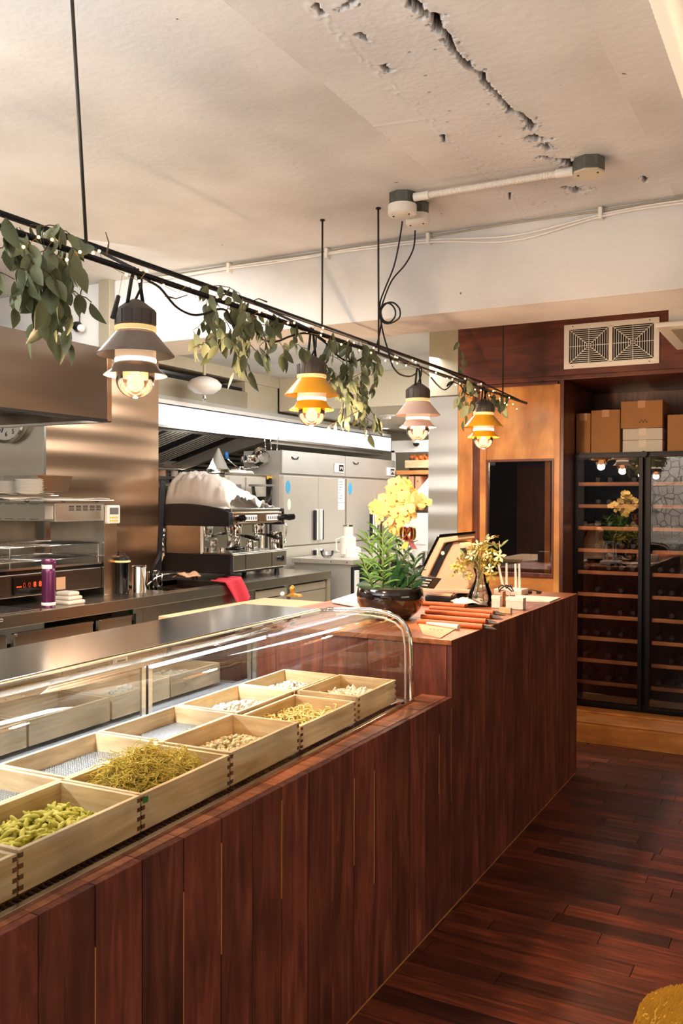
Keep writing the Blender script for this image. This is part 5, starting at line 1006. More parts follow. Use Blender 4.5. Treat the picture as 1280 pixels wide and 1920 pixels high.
t = thing('glass_bowl', 'clear glass bowl left of the food processor', 'bowl', (at(613, 1043, Y=7.5).x, 7.5, pz)); MB().lathe([(0, 0), (.03, 0), (.06, .03), (.07, .07), (.067, .07), (.056, .032), (0, .006)], (at(613, 1043, Y=7.5).x, 7.5, pz+.001), 22).build('bowl', 'clear_glass', t, smooth=40)
# far right of the kitchen: shelf rack, hatch and worktop
FY = 9.9
rk2 = thing('kitchen_shelf_rack', 'steel frame shelf rack with wooden boards at far back', 'shelf', (at(780, 900, Y=FY).x, FY, 0))
xa, xb = at(742, 880, Y=FY).x, at(812, 880, Y=FY).x
for z_px in (882, 935): z_ = at(770, z_px, Y=FY).z; bx('board', 'shelf_wood', (xa, FY, z_-.05), (xb+.3, FY+.4, z_), rk2, bevel=.003)
bx('post', 'white_enamel', (xa-.06, FY, 0), (xa-.02, FY+.04, at(742, 845, Y=FY).z), rk2); bx('header', 'white_enamel', (xa-.06, FY, at(760, 848, Y=FY).z), (xb+.3, FY+.05, at(760, 826, Y=FY).z), rk2); bx('back', 'steel_dark', (xa, FY+.4, .9), (xb+.3, FY+.42, at(742, 850, Y=FY).z), rk2)
zb_ = at(770, 877, Y=FY).z
bk = thing('produce_basket', 'wooden crate of orange produce on the far kitchen shelf', 'crate', (at(785, 870, Y=FY).x, FY+.1, zb_)); a, b_ = at(757, 877, Y=FY), at(808, 862, Y=FY)
for (q0, q1) in (((a.x, FY+.03), (b_.x, FY+.045)), ((a.x, FY+.30), (b_.x, FY+.315)), ((a.x, FY+.045), (a.x+.015, FY+.30)), ((b_.x-.015, FY+.045), (b_.x, FY+.30))): bx('crate_board', 'tray_wood_x', (q0[0], q0[1], zb_), (q1[0], q1[1], b_.z), bk)
rr = random.Random(12); g = MB()
for k in range(60): s_ = rr.uniform(.02, .035); g.lathe([(0, -s_), (s_*.8, -s_*.5), (s_, 0), (s_*.8, s_*.5), (0, s_)], (rr.uniform(a.x+.05, b_.x-.05), FY+rr.uniform(.06, .28), b_.z-.01+rr.uniform(-.02, .07)), 8)
tag(g.build('orange_produce', 'orange_food', None, smooth=True), 'orange produce heaped in wooden crate on far shelf', 'food', None, 'stuff')
for k in range(3):
    x0 = at(751+k*13, 900, Y=FY).x; zt = at(770, 893, Y=FY).z; z0 = at(770, 935, Y=FY).z
    t = thing('binder', ['tan binder on far shelf, left', 'tan binder on far shelf, middle', 'tan binder on far shelf, right'][k], 'binder', (x0+.035, FY+.1, z0), 0, 'tan binders'); bx('spine', 'tan_paper', (x0, FY+.02, z0), (x0+.066, FY+.3, zt), t, bevel=.002); MB().lathe([(0, 0), (.01, 0), (.01, .002), (0, .002)], n=10, T=Matrix.Translation((x0+.033, FY+.019, zt-.06)) @ Matrix.Rotation(R(90), 4, 'X')).build('finger_ring', 'red_dot', t)
pbx = at(782, 828, Y=FY-.02); sc_ = thing('security_camera', 'white dome security camera on the far header', 'camera', pbx); MB().lathe([(0, .04), (.05, .04), (.055, .0), (.045, -.02), (0, -.02)], pbx+Vector((0, -.035, 0)), 18).build('housing', 'white_enamel', sc_, smooth=40); MB().lathe([(.042, -.02), (.035, -.045), (.018, -.06), (0, -.062)], pbx+Vector((0, -.035, 0)), 18).build('dome', 'black_gloss', sc_, smooth=True)
hw = thing('white_hatch_panel', 'white plastic panel with slanted cover at far kitchen wall', 'panel', (at(770, 980, Y=9.3).x, 9.3, 1.2)); a, b_ = at(742, 1012, Y=9.3), at(812, 962, Y=9.3); bx('panel', 'white_enamel', (a.x, 9.31, .0), (b_.x+.2, 9.33, b_.z), hw, bevel=.004)
MB().prism([at(778, 925, Y=9.32), at(806, 892, Y=9.32), at(830, 892, Y=9.32), at(830, 945, Y=9.32), at(800, 945, Y=9.32)], (0, .03, 0)).build('slanted_cover', 'white_enamel', hw)
fw = thing('far_steel_worktop', 'far steel worktop with pots beyond the orchid', 'worktop', (at(760, 1060, Y=8.6).x, 8.8, 0)); zf = at(770, 1062, Y=8.4).z; a, b_ = at(712, 1068, Y=8.7).x, at(830, 1066, Y=8.7).x
bx('top', 'steel_plain', (a, 8.68, zf-.04), (b_+.3, 9.3, zf), fw, bevel=.003); bx('body', 'steel_satin', (a+.05, 8.7, 0), (b_+.3, 9.25, zf-.04), fw)
for px, r, h, lb in ((768, .07, .16, 'white pot on far worktop, nearest the orchid'), (785, .075, .20, 'taller white pot on far worktop'), (799, .06, .13, 'small steel pot beside the pillar on far worktop')):
    q = Vector((at(px, 1050, Y=8.85).x, 8.85, zf+.001)); t = thing('stock_pot', lb, 'pot', q); MB().lathe([(0, 0), (r, 0), (r, h), (r*1.04, h+.003), (r*.95, h), (r*.94, .01), (0, .01)], q, 22).build('pot', 'steel_plain' if px == 799 else 'white_enamel', t, smooth=40); MB().lathe([(0, h+.015), (r*1.03, h+.004), (r*1.03, h+.001)], q, 22).build('lid', 'steel_plain', t, smooth=40)
# flying-saucer ceiling lamp, smoke detector, downlight
p = at(383, 705, X=-4.72); lp = thing('saucer_ceiling_light', 'cream glass saucer-shaped ceiling light in the kitchen', 'ceiling lamp', p); dd = (p-CP).dot(AF); rr_ = 33*dd/FPX
MB().lathe([(0, -.004), (rr_*.3, -.006), (rr_*.75, -rr_*.22), (rr_, -rr_*.5), (rr_*.93, -rr_*.72), (rr_*.55, -rr_*.98), (0, -rr_*1.05)], p, 32).build('glass_shade', 'towel' if 0 else 'white_enamel', lp, smooth=True); MB().lathe([(0, .0), (rr_*.35, .0), (rr_*.3, -.014), (0, -.014)], p, 20).build('canopy', 'black_metal', lp); MB().tube([p, (p.x, p.y, CZ)], .012, 10).build('stem', 'beige_paint', lp)
MB().lathe([(0, -rr_*1.05), (.02, -rr_*1.07), (.012, -rr_*1.15), (.022, -rr_*1.25), (.012, -rr_*1.38), (.004, -rr_*1.5), (0, -rr_*1.5)], p, 14).build('finial', 'chrome', lp, smooth=True)
p = at(725, 778, Z=2.524); sd = tag(MB().lathe([(0, 0), (.09, 0), (.09, -.012), (.05, -.02), (.045, -.045), (0, -.05)], p, 24).build('smoke_detector', 'white_enamel', None, smooth=40), 'round white smoke detector on the lowered kitchen ceiling', 'smoke detector')
p = at(722, 803, Z=2.524); dn = thing('downlight', 'lit round downlight behind the pink lamp', 'downlight', p); MB().lathe([(.05, 0), (.07, 0), (.07, -.006), (.05, -.006)], p, 24).build('ring', 'white_enamel', dn); MB().lathe([(0, -.002), (.05, -.002)], p, 24).build('lens', 'downlight', dn)
# ================================================================== THINGS ON THE RAISED COUNTER
# orchid planter
OP = at(731, 1160, Z=TOPZ); OP.z = TOPZ; OY = OP.y+.02
pn = thing('orchid_planter', 'glossy black bowl planted with yellow orchids, palms and glossy leaves', 'plant', OP)
BR = .150; MB().lathe([(0, 0), (BR*.55, 0), (BR*.62, .006), (BR*.86, .035), (BR, .075), (BR*1.03, .11), (BR*.99, .142), (BR*.95, .146), (BR*.93, .140), (BR*.96, .10), (0, .09)], OP, 48).build('bowl', 'bowl_black', pn, smooth=50)
MB().grid(lambda i, j: OP+Vector((math.cos(j*6.2832)*BR*.93*i, math.sin(j*6.2832)*BR*.93*i, .125+.018*(1-i*i)+.006*noise.noise(Vector((i*9, j*20, 1))))), 8, 24).build('moss', 'soil_moss', pn, smooth=True)
def P3(px, py, dy=0): return at(px, py, Y=OY+dy)
def blade(g, base, tip, w_, sag=.02, n=6, up=Vector((0, -1, .3))):
    d = (tip-base); s_ = d.cross(up).normalized(); vs = []
    for i in range(n+1):
        t = i/n; c = base+d*t+Vector((0, 0, -sag*t*t+sag*.6*t)); ww = w_*math.sin(math.pi*(.08+.9*t))**.8; vs += [c-s_*ww, c+Vector((0, -ww*.3, 0)), c+s_*ww]
    g.add(vs, [(i*3+j, i*3+j+1, i*3+j+4, i*3+j+3) for i in range(n) for j in (0, 1)]); return g
ro = random.Random(21)
for (bx_, by_, tx_, ty_, dy, n_, L, m_) in ((718, 1100, 716, 1000, -.02, 34, .105, 'grass_green'), (708, 1098, 690, 1005, .04, 26, .10, 'grass_green'), (722, 1096, 728, 1020, .02, 22, .09, 'grass_green'), (700, 1098, 680, 1050, -.05, 18, .08, 'grass_green'), (752, 1098, 760, 1010, .06, 20, .08, 'deep_green'), (770, 1098, 778, 1045, .0, 18, .08, 'deep_green'), (745, 1096, 748, 1000, .08, 20, .085, 'grass_green')):
    a, b_ = P3(bx_, by_, dy), P3(tx_, ty_, dy); a.z = OP.z+.12
    MB().tube([a, a.lerp(b_, .5)+Vector((.004, 0, 0)), b_], [.0035, .003, .002], 6).build('palm_stem', 'stem_green', pn, smooth=True)
    for k in range(n_):
        u = .12+.88*k/n_; q = a.lerp(b_, u); an = k*2.4; out = Vector((math.cos(an), math.sin(an), .25+.75*u+ro.gauss(0, .15))).normalized()
        g = MB(); blade(g, q, q+out*L*ro.uniform(.7, 1.15)*(1.1-.35*abs(u-.6)), .0042 if m_ == 'grass_green' else .006, .035); g.build('leaf', m_, pn, smooth=True)
for (b0_, b1_, w_, sag) in (((735, 1098), (668, 1092), .028, .03), ((730, 1096), (678, 1072), .012, .03), ((728, 1100), (727, 1032), .014, 0), ((732, 1098), (752, 1048), .016, .0), ((742, 1098), (768, 1055), .012, .02), ((740, 1100), (722, 1050), .012, .0), ((762, 1098), (795, 1058), .010, .02), ((758, 1096), (742, 1030), .012, 0), ((770, 1100), (800, 1080), .011, .02), ((712, 1096), (700, 1060), .010, 0), ((750, 1100), (780, 1075), .014, .01)):
    g = MB(); a = P3(*b0_); a.z = max(a.z-.01, OP.z+.11); blade(g, a, P3(*b1_, -.05 if w_ > .02 else ro.uniform(-.06, .06)), w_, sag, 8); g.build('glossy_leaf', 'deep_green', pn, smooth=True)
# orchid spike
spk = [P3(711, 1102), P3(712, 1060), P3(714, 1020), P3(714, 985), P3(722, 965), P3(735, 948), P3(750, 940), P3(766, 936), P3(785, 940), P3(800, 948)]; spk[0].z = OP.z+.12
MB().tube(spk, [.006, .0055, .005, .0045, .003, .0028, .0025, .002, .0018, .0015], 8).build('orchid_stem', 'dark_stem', pn, smooth=True)
MB().tube([P3(713, 1100, .01), P3(714, 985, .01)], .0025, 6).build('support_stick', 'dark_stem', pn)
def orchid(c, face, s_, nm='orchid_flower'):
    fl_ = MB(); T = Matrix.Translation(c) @ Vector(face).to_track_quat('Z', 'Y').to_matrix().to_4x4() @ Matrix.Rotation(ro.uniform(-.5, .5), 4, 'Z')
    for k, (an, L, w_) in enumerate(((90, 1.05, .62), (210, 1.0, .58), (330, 1.0, .58), (10, 1.12, .95), (170, 1.12, .95))):
        vs = []; n = 5; a = R(an); dx, dy = math.cos(a), math.sin(a)
        for i in range(n+1):
            t = i/n; ww = w_*math.sin(math.pi*(.05+.93*t))**.6*s_*.62; l_ = L*s_*t
            for q in (-1, 0, 1): vs.append(T @ Vector((dx*l_-dy*ww*q, dy*l_+dx*ww*q, s_*(.12*t*t-.18*abs(q)*t+.05))))
        fl_.add(vs, [(i*3+j, i*3+j+1, i*3+j+4, i*3+j+3) for i in range(n) for j in (0, 1)])
    o = fl_.build(nm, 'orchid_yellow', pn, smooth=True)
    MB().lathe([(0, 0), (s_*.11, s_*.08), (s_*.12, s_*.2), (0, s_*.28)], n=8, T=T @ Matrix.Translation((0, -s_*.12, 0))).build('lip', 'orchid_lip', o, smooth=True)
for (x, y_, dy, s_) in ((743, 907, 0, .040), (735, 922, -.03, .038), (752, 918, -.03, .038), (724, 938, -.02, .040), (742, 938, -.045, .042), (760, 935, -.04, .040), (775, 938, -.03, .038), (706, 950, 0, .038), (716, 958, -.04, .038), (728, 958, -.05, .036), (746, 960, -.04, .040), (764, 956, -.05, .036), (782, 950, -.02, .034), (797, 944, -.01, .032), (712, 972, -.02, .036), (728, 980, -.04, .032), (742, 980, -.03, .038), (756, 975, -.03, .034), (770, 968, -.01, .030), (735, 994, -.02, .028), (748, 996, -.01, .026), (758, 905, .03, .030), (768, 922, .03, .034), (700, 958, .03, .030), (788, 935, .02, .028)):
    orchid(P3(x, y_, dy), (ro.gauss(.25, .4), -1, ro.gauss(.1, .35)), s_)
# gold and crimson bow
bow = thing('ribbon_bow', 'gold and crimson ribbon bow stuck among the planter leaves', 'bow', P3(766, 1008, -.06)); 
for sx, m_ in ((-1, 'ribbon_gold'), (1, 'ribbon_gold'), (-.4, 'ribbon_red'), (.6, 'ribbon_red')):
    g = MB(); c = P3(766, 1005, -.06); g.grid(lambda i, j: c+Vector((sx*.034*math.sin(i*math.pi), -.012+.03*(j-.5), .030*math.sin(i*2*math.pi)*(1 if abs(sx) == 1 else -1)+.012)), 12, 3); g.build('loop', m_, bow, smooth=True, solid=.001)
for (x, y_) in ((756, 1030), (776, 1030)): MB().prism([P3(762, 1008, -.06), P3(770, 1008, -.06), P3(x+6, y_, -.07), P3(x-6, y_-2, -.07)], (0, .001, 0)).build('tail', 'ribbon_red' if x > 760 else 'ribbon_gold', bow)
MB().tube([P3(766, 1010, -.055), P3(764, 1098, -.02)], .0015, 5).build('pick', 'stem_green', bow)
# white tray-like book behind bowl, clip
wb = thing('white_tablet', 'flat white tablet-like slab lying behind the black bowl', 'tablet', at(655, 1128, Z=TOPZ)); MB().prism([at(622, 1131, Z=TOPZ+.001), at(678, 1141, Z=TOPZ+.001), at(708, 1128, Z=TOPZ+.001), at(672, 1115, Z=TOPZ+.001)], (0, 0, .018)).build('slab', 'white_enamel', wb, bevel=.004); MB().prism([at(624, 1132, Z=TOPZ), at(676, 1142, Z=TOPZ), at(700, 1130, Z=TOPZ), at(668, 1118, Z=TOPZ)], (0, 0, .003)).build('dark_base', 'black_plastic', wb)
bp_ = at(544, 1119, Z=TOPZ); bcl = thing('brass_bell_clip', 'small brass clip with white ball near end of display case', 'clip', bp_)
MB().prism([bp_+Vector(q) for q in ((-.04, 0, 0), (.06, 0, 0), (.05, 0, .012), (-.0, 0, .02))], (0, .04, 0)).build('base', 'ribbon_gold', bcl, bevel=.002); MB().lathe([(0, 0), (.012, .004), (.014, .02), (.02, .03), (.008, .045), (0, .05)], bp_+Vector((0, .02, .015)), 12).build('finial', 'ribbon_gold', bcl, smooth=True); MB().lathe([(0, 0), (.011, .004), (.014, .014), (.011, .024), (0, .028)], bp_+Vector((-.045, -.01, 0)), 12).build('ball', 'white_enamel', bcl, smooth=True)
# point-of-sale terminal
PY = 4.62
ps_ = thing('sales_terminal', 'cream point-of-sale terminal with two tilted screens', 'cash register', at(840, 1112, Z=TOPZ))
def poly(L, Y): return [at(a, b_, Y=Y) for a, b_ in L]
stand = poly([(799, 1107), (872, 1110), (880, 1098), (868, 1050), (872, 1030), (866, 1020), (855, 1015), (845, 1017), (838, 1024), (822, 1058), (812, 1085)], PY); 
for v in stand:
    if v.z < TOPZ+.02: v.z = TOPZ+.002
MB().prism(stand, (0, .17, 0)).build('stand', 'cream_plastic', ps_, bevel=.012)
MB().prism(poly([(786, 1079), (822, 1008), (857, 1003), (859, 1013), (832, 1018), (799, 1086)], PY-.03), (0, .27, 0)).build('screen_frame', 'cream_plastic', ps_, bevel=.006)
MB().prism(poly([(783, 1078), (820, 1004), (824, 1007), (787, 1080)], PY-.035), (0, .28, 0)).build('screen', 'black_gloss', ps_, bevel=.002)
MB().prism(poly([(824, 1002), (858, 999), (858, 1003), (822, 1007)], PY-.035), (0, .28, 0)).build('screen_top_edge', 'black_gloss', ps_)
MB().prism(poly([(806, 1078), (828, 1031), (840, 1019), (848, 1018), (836, 1040), (816, 1082)], PY-.01), (0, .12, 0)).build('hinge_block', 'black_plastic', ps_, bevel=.003)
MB().lathe([(0, 0), (.011, 0), (.011, .004), (0, .004)], n=16, T=Matrix.Translation(at(830, 1037, Y=PY-.012)) @ Matrix.Rotation(R(90), 4, 'X')).build('emblem', 'white_enamel', ps_)
MB().prism(poly([(862, 1028), (874, 1027), (874, 1037), (864, 1038)], PY-.004), (0, .004, 0)).build('port', 'black_plastic', ps_); MB().prism(poly([(790, 1110), (880, 1113), (880, 1106), (792, 1103)], PY-.02), (0, .24, 0)).build('base_plate', 'cream_plastic', ps_, bevel=.004)
kb = thing('card_reader', 'black keypad reader leaning between the planter and sales terminal', 'card reader', at(800, 1100, Z=TOPZ)); 
ka = poly([(776, 1100), (800, 1103), (815, 1083), (790, 1080)], 4.35)
MB().prism(ka, (0, .10, -.012)).build('body', 'black_plastic', kb, bevel=.003)
for i in range(3):
    for j in range(6):
        q = ka[0].lerp(ka[1], .15+.14*j).lerp(ka[3].lerp(ka[2], .15+.14*j), .25+.25*i); MB().box((-.004, -.002, -.003), (.004, .0, .003), Matrix.Translation(q)).build('key', 'white_plastic', kb)
bx('stand', 'black_plastic', (kb.location.x-.03, 4.36, TOPZ), (kb.location.x+.06, 4.46, ka[0].z+.01), kb)
# flat dark gadget under the terminal
q = at(825, 1128, Z=TOPZ); gd = thing('receipt_printer', 'low dark device with cable in front of the terminal', 'device', q); bx('body', 'black_plastic', (q.x-.09, q.y, TOPZ), (q.x+.06, q.y+.1, TOPZ+.028), gd, bevel=.006); bx('top_plate', 'cream_plastic', (q.x-.085, q.y+.005, TOPZ+.028), (q.x+.055, q.y+.095, TOPZ+.036), gd, bevel=.004)
MB().tube([q+Vector((.05, .03, .03)), q+Vector((.08, 0, .05)), q+Vector((.10, .02, .01)), q+Vector((.12, .08, .004))], .003, 6).build('cord', 'black_rubber', gd, smooth=True)
# handset
q = at(866, 1122, Z=TOPZ); hsx = thing('telephone_handset', 'black cordless telephone standing tilted in its cradle', 'telephone', q); a = at(865, 1120, Y=q.y-.0); b_ = at(877, 1076, Y=q.y)
MB().prism([a+Vector((-.022, 0, 0)), a+Vector((.018, 0, 0)), b_+Vector((.016, 0, 0)), b_+Vector((-.016, 0, 0))], (0, .02, 0)).build('body', 'black_plastic', hsx, bevel=.005)
for i in range(6):
    for j in range(3): c = a.lerp(b_, .18+.09*i)+Vector((-.013+.011*j, -.001, 0)); MB().box((-.0035, -.002, -.003), (.0035, 0, .003), Matrix.Translation(c)).build('key', 'screen_grey', hsx)
MB().prism([a.lerp(b_, .72)+Vector((-.012, -.0015, 0)), a.lerp(b_, .72)+Vector((.012, -.0015, 0)), a.lerp(b_, .92)+Vector((.012, -.0015, 0)), a.lerp(b_, .92)+Vector((-.012, -.0015, 0))], (0, .001, 0)).build('display', 'screen_grey', hsx); bx('cradle', 'black_plastic', (q.x-.035, q.y-.02, TOPZ), (q.x+.03, q.y+.05, TOPZ+.025), hsx, bevel=.006)
# lace doily plate
q = at(875, 1137, Z=TOPZ); q.z = TOPZ; dl = thing('black_plate', 'flat black plate in front of the flower vase', 'plate', q); MB().lathe([(0, 0), (.06, 0), (.085, .006), (.083, .009), (0, .006)], q+Vector((0, .05, 0)), 28).build('plate', 'black_plastic', dl, smooth=40)
dn_ = tag(MB().grid(lambda i, j: q+Vector((0, .05, .012))+Vector((math.cos(j*6.2832)*.098*i*(1+.05*math.sin(j*60)), math.sin(j*6.2832)*.09*i*(1+.05*math.sin(j*60)), .022*(1-i*i)+.012*math.sin(j*25)*i*(1-i*.5)+.006*noise.noise(Vector((i*6, j*15, 0)))+.004)), 10, 72).build('lace_napkin', 'paper', None, smooth=True, solid=.0015), 'crumpled white lace napkin heaped on the black plate', 'napkin')
# orange leather folders
rows = [((791, 1131), (872, 1137), 'topmost short orange leather menu cover, farthest of five'), ((806, 1140), (925, 1149), 'orange leather menu cover, second row from the back'), ((798, 1147), (919, 1156), 'orange leather menu cover, middle row of the fan'), ((790, 1156), (911, 1165), 'orange leather menu cover, second row from the front'), ((783, 1165), (905, 1175), 'orange leather menu cover, nearest row at counter edge')]
for k, (a_, b__, lb) in enumerate(rows):
    a, b_ = at(*a_, Z=TOPZ+.012), at(*b__, Z=TOPZ+.012); t = thing('menu_cover', lb, 'menu', ((a.x+b_.x)/2, (a.y+b_.y)/2, TOPZ), 0, 'orange leather menu covers')
    MB().tube([a, a.lerp(b_, .3)+Vector((0, 0, .001)), a.lerp(b_, .7), b_], .0115, 12).build('spine', 'orange_leather', t, smooth=40)
    d = (b_-a).normalized(); nrm = Vector((-d.y, d.x, 0)); e = b_
    MB().prism([a+Vector((0, 0, -.011)), b_+Vector((0, 0, -.011)), b_+nrm*.03+Vector((0, 0, -.011)), a+nrm*.03+Vector((0, 0, -.011))], (0, 0, .016)).build('cover', 'orange_leather', t)
    if k: 
        for q_ in range(3): MB().prism([e+Vector((0, 0, -.009+.007*q_)), e+d*(.055-.006*q_)+nrm*.015+Vector((0, 0, -.011+.004*q_)), e+nrm*.03+Vector((0, 0, -.009+.007*q_))], (0, 0, .002)).build('page', 'dark_leather' if q_ != 1 else 'screen_grey', t)
q = thing('paper_sheet', 'tan paper sheet at the near corner of the raised counter', 'paper', at(820, 1185, Z=TOPZ)); MB().prism([at(a, b_, Z=TOPZ+.001) for a, b_ in ((782, 1166), (857, 1178), (826, 1197), (793, 1190))], (0, 0, .003)).build('sheet', 'tan_paper', q)
for k in range(4): MB().prism([at(a, b_, Z=TOPZ+.0042) for a, b_ in ((806+k*7, 1178+k*.8), (810+k*7, 1178.4+k*.8), (808+k*7, 1180+k*.8), (804+k*7, 1179.6+k*.8))], (0, 0, .0004)).build('print_mark', 'orange_leather', q)
a, b_ = at(800, 1168, Z=TOPZ+.012), at(860, 1176, Z=TOPZ+.012); pr2 = thing('paper_roll', 'white rolled paper lying in front of the menu covers', 'paper', (a.x, a.y, TOPZ)); MB().tube([a, a.lerp(b_, .5), b_], [.005, .009, .012], 12).build('roll', 'white_card', pr2, smooth=40)
# vase of small orchids
vq = at(900, 1136, Z=TOPZ); vq.z = TOPZ; vs_ = thing('flower_vase', 'clear glass vase of pale yellow-green orchid sprays', 'vase', vq); dv = (vq-CP).dot(AF)/FPX
MB().lathe([(0, .003), (21*dv, .002), (24*dv, 14*dv), (20*dv, 28*dv), (11*dv, 48*dv), (9*dv, 58*dv), (14*dv, 70*dv), (13.4*dv, 70*dv), (8.4*dv, 58*dv), (10.4*dv, 48*dv), (19*dv, 28*dv), (22.6*dv, 14*dv), (19*dv, .006), (0, .007)], vq, 28).build('vase', 'clear_glass', vs_, smooth=50)
MB().lathe([(0, .008), (21*dv, .009), (22*dv, 14*dv), (19*dv, 24*dv), (0, 24*dv)], vq, 24).build('water', 'clear_glass', vs_, smooth=50)
rv = random.Random(5); VY = vq.y
for k in range(7):
    tx, ty_ = [(866, 1050), (880, 1030), (905, 1012), (918, 1030), (930, 1045), (898, 1040), (860, 1075)][k]; b_ = at(tx, ty_, Y=VY+rv.uniform(-.05, .05)); a = vq+Vector((rv.uniform(-.03, .03), rv.uniform(-.02, .02), .01)); m_ = vq+Vector((rv.uniform(-.008, .008), rv.uniform(-.006, .006), 58*dv)); stp = [a, m_, m_.lerp(b_, .55)+Vector((0, 0, .02)), b_]
    MB().tube(stp, .0024, 5).build('stem', 'stem_green', vs_, smooth=True)
fpx = [(898, 1032), (914, 1040), (906, 1054), (922, 1044), (866, 1062), (884, 1042), (908, 1018), (918, 1012), (925, 1022), (935, 1024), (900, 1030), (912, 1032), (926, 1036), (936, 1042), (893, 1042), (905, 1045), (916, 1050), (932, 1052), (868, 1040), (876, 1036), (862, 1050), (872, 1055), (883, 1052), (890, 1060), (852, 1062), (858, 1068), (868, 1072), (905, 1062), (918, 1066), (925, 1060), (895, 1022), (886, 1028), (920, 1078), (846, 1078), (878, 1080), (928, 1008), (902, 1052)]
for x, y_ in fpx:
    c = at(x, y_, Y=VY+rv.uniform(-.05, .05)); g = MB(); T = Matrix.Translation(c) @ Euler((rv.uniform(-1.2, 1.2)+1.4, rv.uniform(-.8, .8), rv.random()*6)).to_matrix().to_4x4(); s_ = rv.uniform(.017, .027)
    for k in range(5): 
        a = k*1.2566; g.add([T @ Vector(v) for v in ((0, 0, 0), (s_*math.cos(a-.35), s_*math.sin(a-.35), s_*.25), (s_*1.5*math.cos(a), s_*1.5*math.sin(a), s_*.15), (s_*math.cos(a+.35), s_*math.sin(a+.35), s_*.25))], [(0, 1, 2, 3)])
    g.lathe([(0, 0), (s_*.4, s_*.2), (s_*.3, s_*.6), (0, s_*.7)], n=6, T=T); g.build('flower', 'flower_cream' if rv.random() < .35 else 'flower_green', vs_, smooth=True)
for k in range(22): 
    x, y_ = fpx[rv.randrange(len(fpx))]; c = at(x+rv.uniform(-8, 8), y_+rv.uniform(-4, 12), Y=VY+rv.uniform(-.03, .05)); g = MB(); blade(g, c, c+Vector((rv.uniform(-.04, .04), rv.uniform(-.02, .02), rv.uniform(-.03, .05))), .006, .01); g.build('leaf', 'stem_green', vs_, smooth=True)
# spike, little card boxes, holder, sticks, papers
q = at(915, 1136, Z=TOPZ); sk_ = thing('receipt_spike', 'thin black spike on a small base right of the vase', 'spike', q); MB().tube([q, Vector((q.x, q.y, at(920, 1085, Y=q.y).z))], .003, 6).build('spike', 'black_metal', sk_); MB().lathe([(0, 0), (.016, 0), (.016, .03), (0, .032)], q, 12).build('base', 'black_plastic', sk_); MB().lathe([(.0163, .012), (.0167, .013), (.0167, .02), (.0163, .021)], q, 12).build('band', 'ribbon_gold', sk_)
def card(label, px0, px1, py, h, m_, dy=.03, name='card_box', slot=True):
    a, b_ = at(px0, py, Z=TOPZ), at(px1, py, Z=TOPZ); y0 = min(a.y, b_.y); b_ = at(px1, py, Y=y0); a = at(px0, py, Y=y0); t = thing(name, label, 'box', ((a.x+b_.x)/2, y0+dy/2, TOPZ)); bx('box', m_, (a.x, y0, TOPZ+.001), (b_.x, y0+dy, TOPZ+h), t, bevel=.002)
    if slot: bx('lid_edge', 'paper', (a.x-.001, y0-.001, TOPZ+h*.72), (b_.x+.001, y0+dy+.001, TOPZ+h+.001), t, bevel=.001)
card('small white paper box left of the wooden card block', 921, 937, 1140, .062, 'white_card'); card('tall slim brown card stack behind the wooden block', 938, 942, 1136, .075, 'tan_paper', .05, 'card_stack', False)
card('small pale wooden card block at the counter edge', 935, 957, 1150, .028, 'tray_wood', .025, 'card_block', False); card('wider white paper box right of the wooden card block', 948, 980, 1142, .058, 'white_card', .05); 
p = at(948, 1120, Z=TOPZ); cl_ = thing('coiled_cable', 'small tangle of brown and black cable behind the boxes', 'cable', p); MB().tube([p+Vector((.035*math.cos(k*.7), .03*math.sin(k*.9), .05+.02*math.sin(k*1.3))) for k in range(16)], .004, 6).build('coil', 'dark_leather', cl_, smooth=True); MB().tube([p+Vector((.03*math.cos(k*.9+1), .03*math.sin(k*.6), .03+.02*math.sin(k))) for k in range(12)], .003, 6).build('cord', 'white_plastic', cl_, smooth=True)
a, b_ = at(922, 1112, Z=TOPZ), at(977, 1118, Z=TOPZ); y0 = b_.y; shd = thing('stick_stand', 'white block holding four upright white sticks', 'stand', ((a.x+b_.x)/2, y0, TOPZ)); xa_, xb_ = at(925, 1118, Y=y0).x, at(977, 1118, Y=y0).x
bx('base', 'white_enamel', (xa_, y0, TOPZ), (xb_, y0+.14, TOPZ+.035), shd, bevel=.006)
for (x0, x1, yt) in ((943, 934, 1058), (949.5, 949.5, 1056), (967, 966, 1057), (974, 973.5, 1057)):
    yy_ = y0+.09; a = at(x0, 1105, Y=yy_); a.z = TOPZ+.034; b_ = at(x1, yt, Y=yy_); MB().tube([a, b_], [.0085, .006], 10).build('stick', 'white_enamel', shd, smooth=40)
wp_ = thing('white_sheets', 'white paper sheets lying by the far end of the counter', 'paper', at(1010, 1125, Z=TOPZ)); MB().prism([at(a, b_, Z=TOPZ+.001) for a, b_ in ((965, 1117), (1050, 1122), (1030, 1130), (968, 1128))], (0, 0, .006)).build('sheets', 'white_card', wp_)
p = at(995, 1110, Z=TOPZ+.01); pk = thing('small_keys', 'small dark keys and tag at the far end of the counter', 'keys', p)
for k in range(3): MB().lathe([(.006, 0), (.014, .0), (.014, .012), (.006, .012)], p+Vector((-.06+.05*k, .01*k, -.008)), 12).build('ring', 'dark_leather', pk)
MB().tube([p+Vector((-.06, 0, 0)), p+Vector((0, .01, .012)), p+Vector((.06, .02, 0))], .003, 6).build('cord', 'black_rubber', pk, smooth=True)
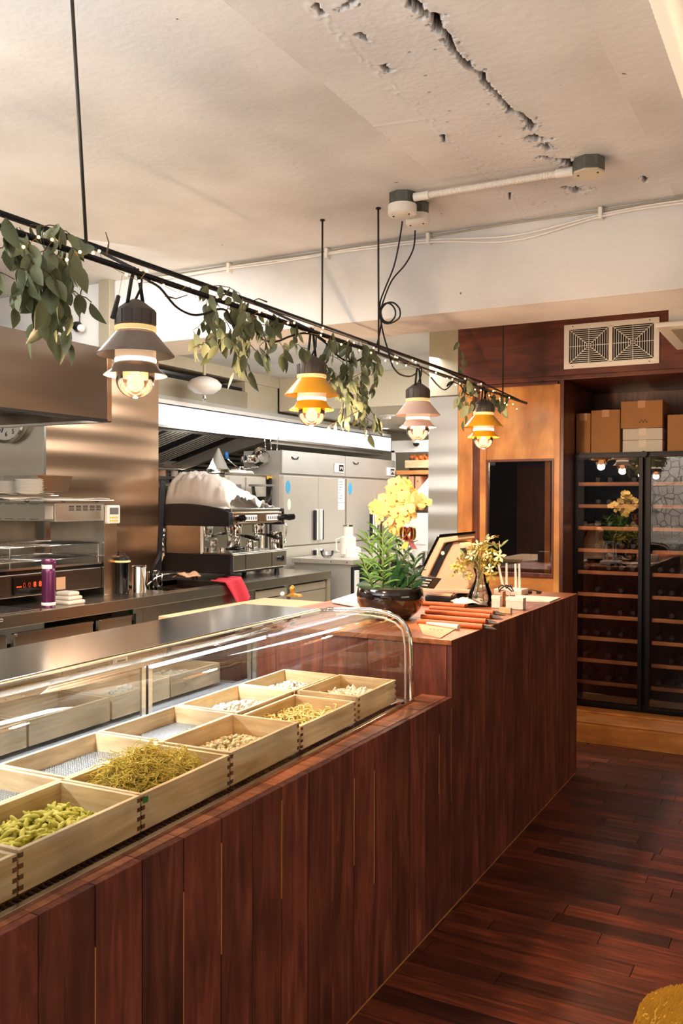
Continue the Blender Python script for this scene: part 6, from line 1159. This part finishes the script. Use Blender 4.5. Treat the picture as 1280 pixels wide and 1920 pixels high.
p = at(868, 1106, Z=TOPZ); p.y = min(p.y, 5.08); wbk = thing('white_napkin_pack', 'flat white pack between sales terminal and vase', 'pack', p); bx('pack', 'white_card', (p.x-.02, p.y-.02, TOPZ), (p.x+.13, p.y+.1, TOPZ+.03), wbk, bevel=.008); bx('strip', 'blue_sticker', (p.x-.021, p.y-.021, TOPZ+.008), (p.x+.13, p.y-.0195, TOPZ+.012), wbk)
# ================================================================== YELLOW TEDDY STOOL bottom right
cc = Vector((.0, 2.15, 0)); ctr = at(1340, 1960, Z=.36); ctr.z = 0
ys = thing('boucle_stool', 'round mustard yellow boucle stool in bottom right corner', 'stool', ctr)
RS = (at(1193, 1900, Z=.36)-Vector((ctr.x, ctr.y, .36))).length
prof_ = [(0, .10), (RS*.8, .10), (RS*.95, .14), (RS, .24), (RS*.98, .34), (RS*.88, .405), (RS*.6, .43), (0, .44)]
MB().lathe(prof_, ctr, 40).build('cushion', 'teddy', ys, smooth=True)
rt_ = random.Random(31); g = MB()
def prof_at(t):
    L_ = [0]; 
    for a, b_ in zip(prof_[:-1], prof_[1:]): L_.append(L_[-1]+math.hypot(b_[0]-a[0], b_[1]-a[1]))
    s_ = t*L_[-1]
    for i in range(len(L_)-1):
        if s_ <= L_[i+1]: f_ = (s_-L_[i])/(L_[i+1]-L_[i]); return prof_[i][0]*(1-f_)+prof_[i+1][0]*f_, prof_[i][1]*(1-f_)+prof_[i+1][1]*f_
    return prof_[-1]
for k in range(9000):
    r_, z_ = prof_at(.42+.58*rt_.random()**.7); a = rt_.random()*6.2832
    if math.cos(a-2.6) < -.2 and z_ < .40: continue
    c = ctr+Vector((r_*math.cos(a), r_*math.sin(a), z_)); s_ = rt_.uniform(.004, .0075)
    g.add([c+Vector(v)*s_ for v in ((1, 0, 0), (-.5, .87, 0), (-.5, -.87, 0), (0, 0, 1.2), (0, 0, -1.2))], [(0, 1, 3), (1, 2, 3), (2, 0, 3), (1, 0, 4), (2, 1, 4), (0, 2, 4)])
g.build('boucle_tufts', 'teddy', ys)['kind'] = 'stuff'
for k in range(4): a = k*math.pi/2+.7; MB().tube([ctr+Vector((RS*.6*math.cos(a), RS*.6*math.sin(a), .11)), ctr+Vector((RS*.7*math.cos(a), RS*.7*math.sin(a), 0))], [.02, .013], 10).build('leg', 'honey_wood', ys, smooth=40)
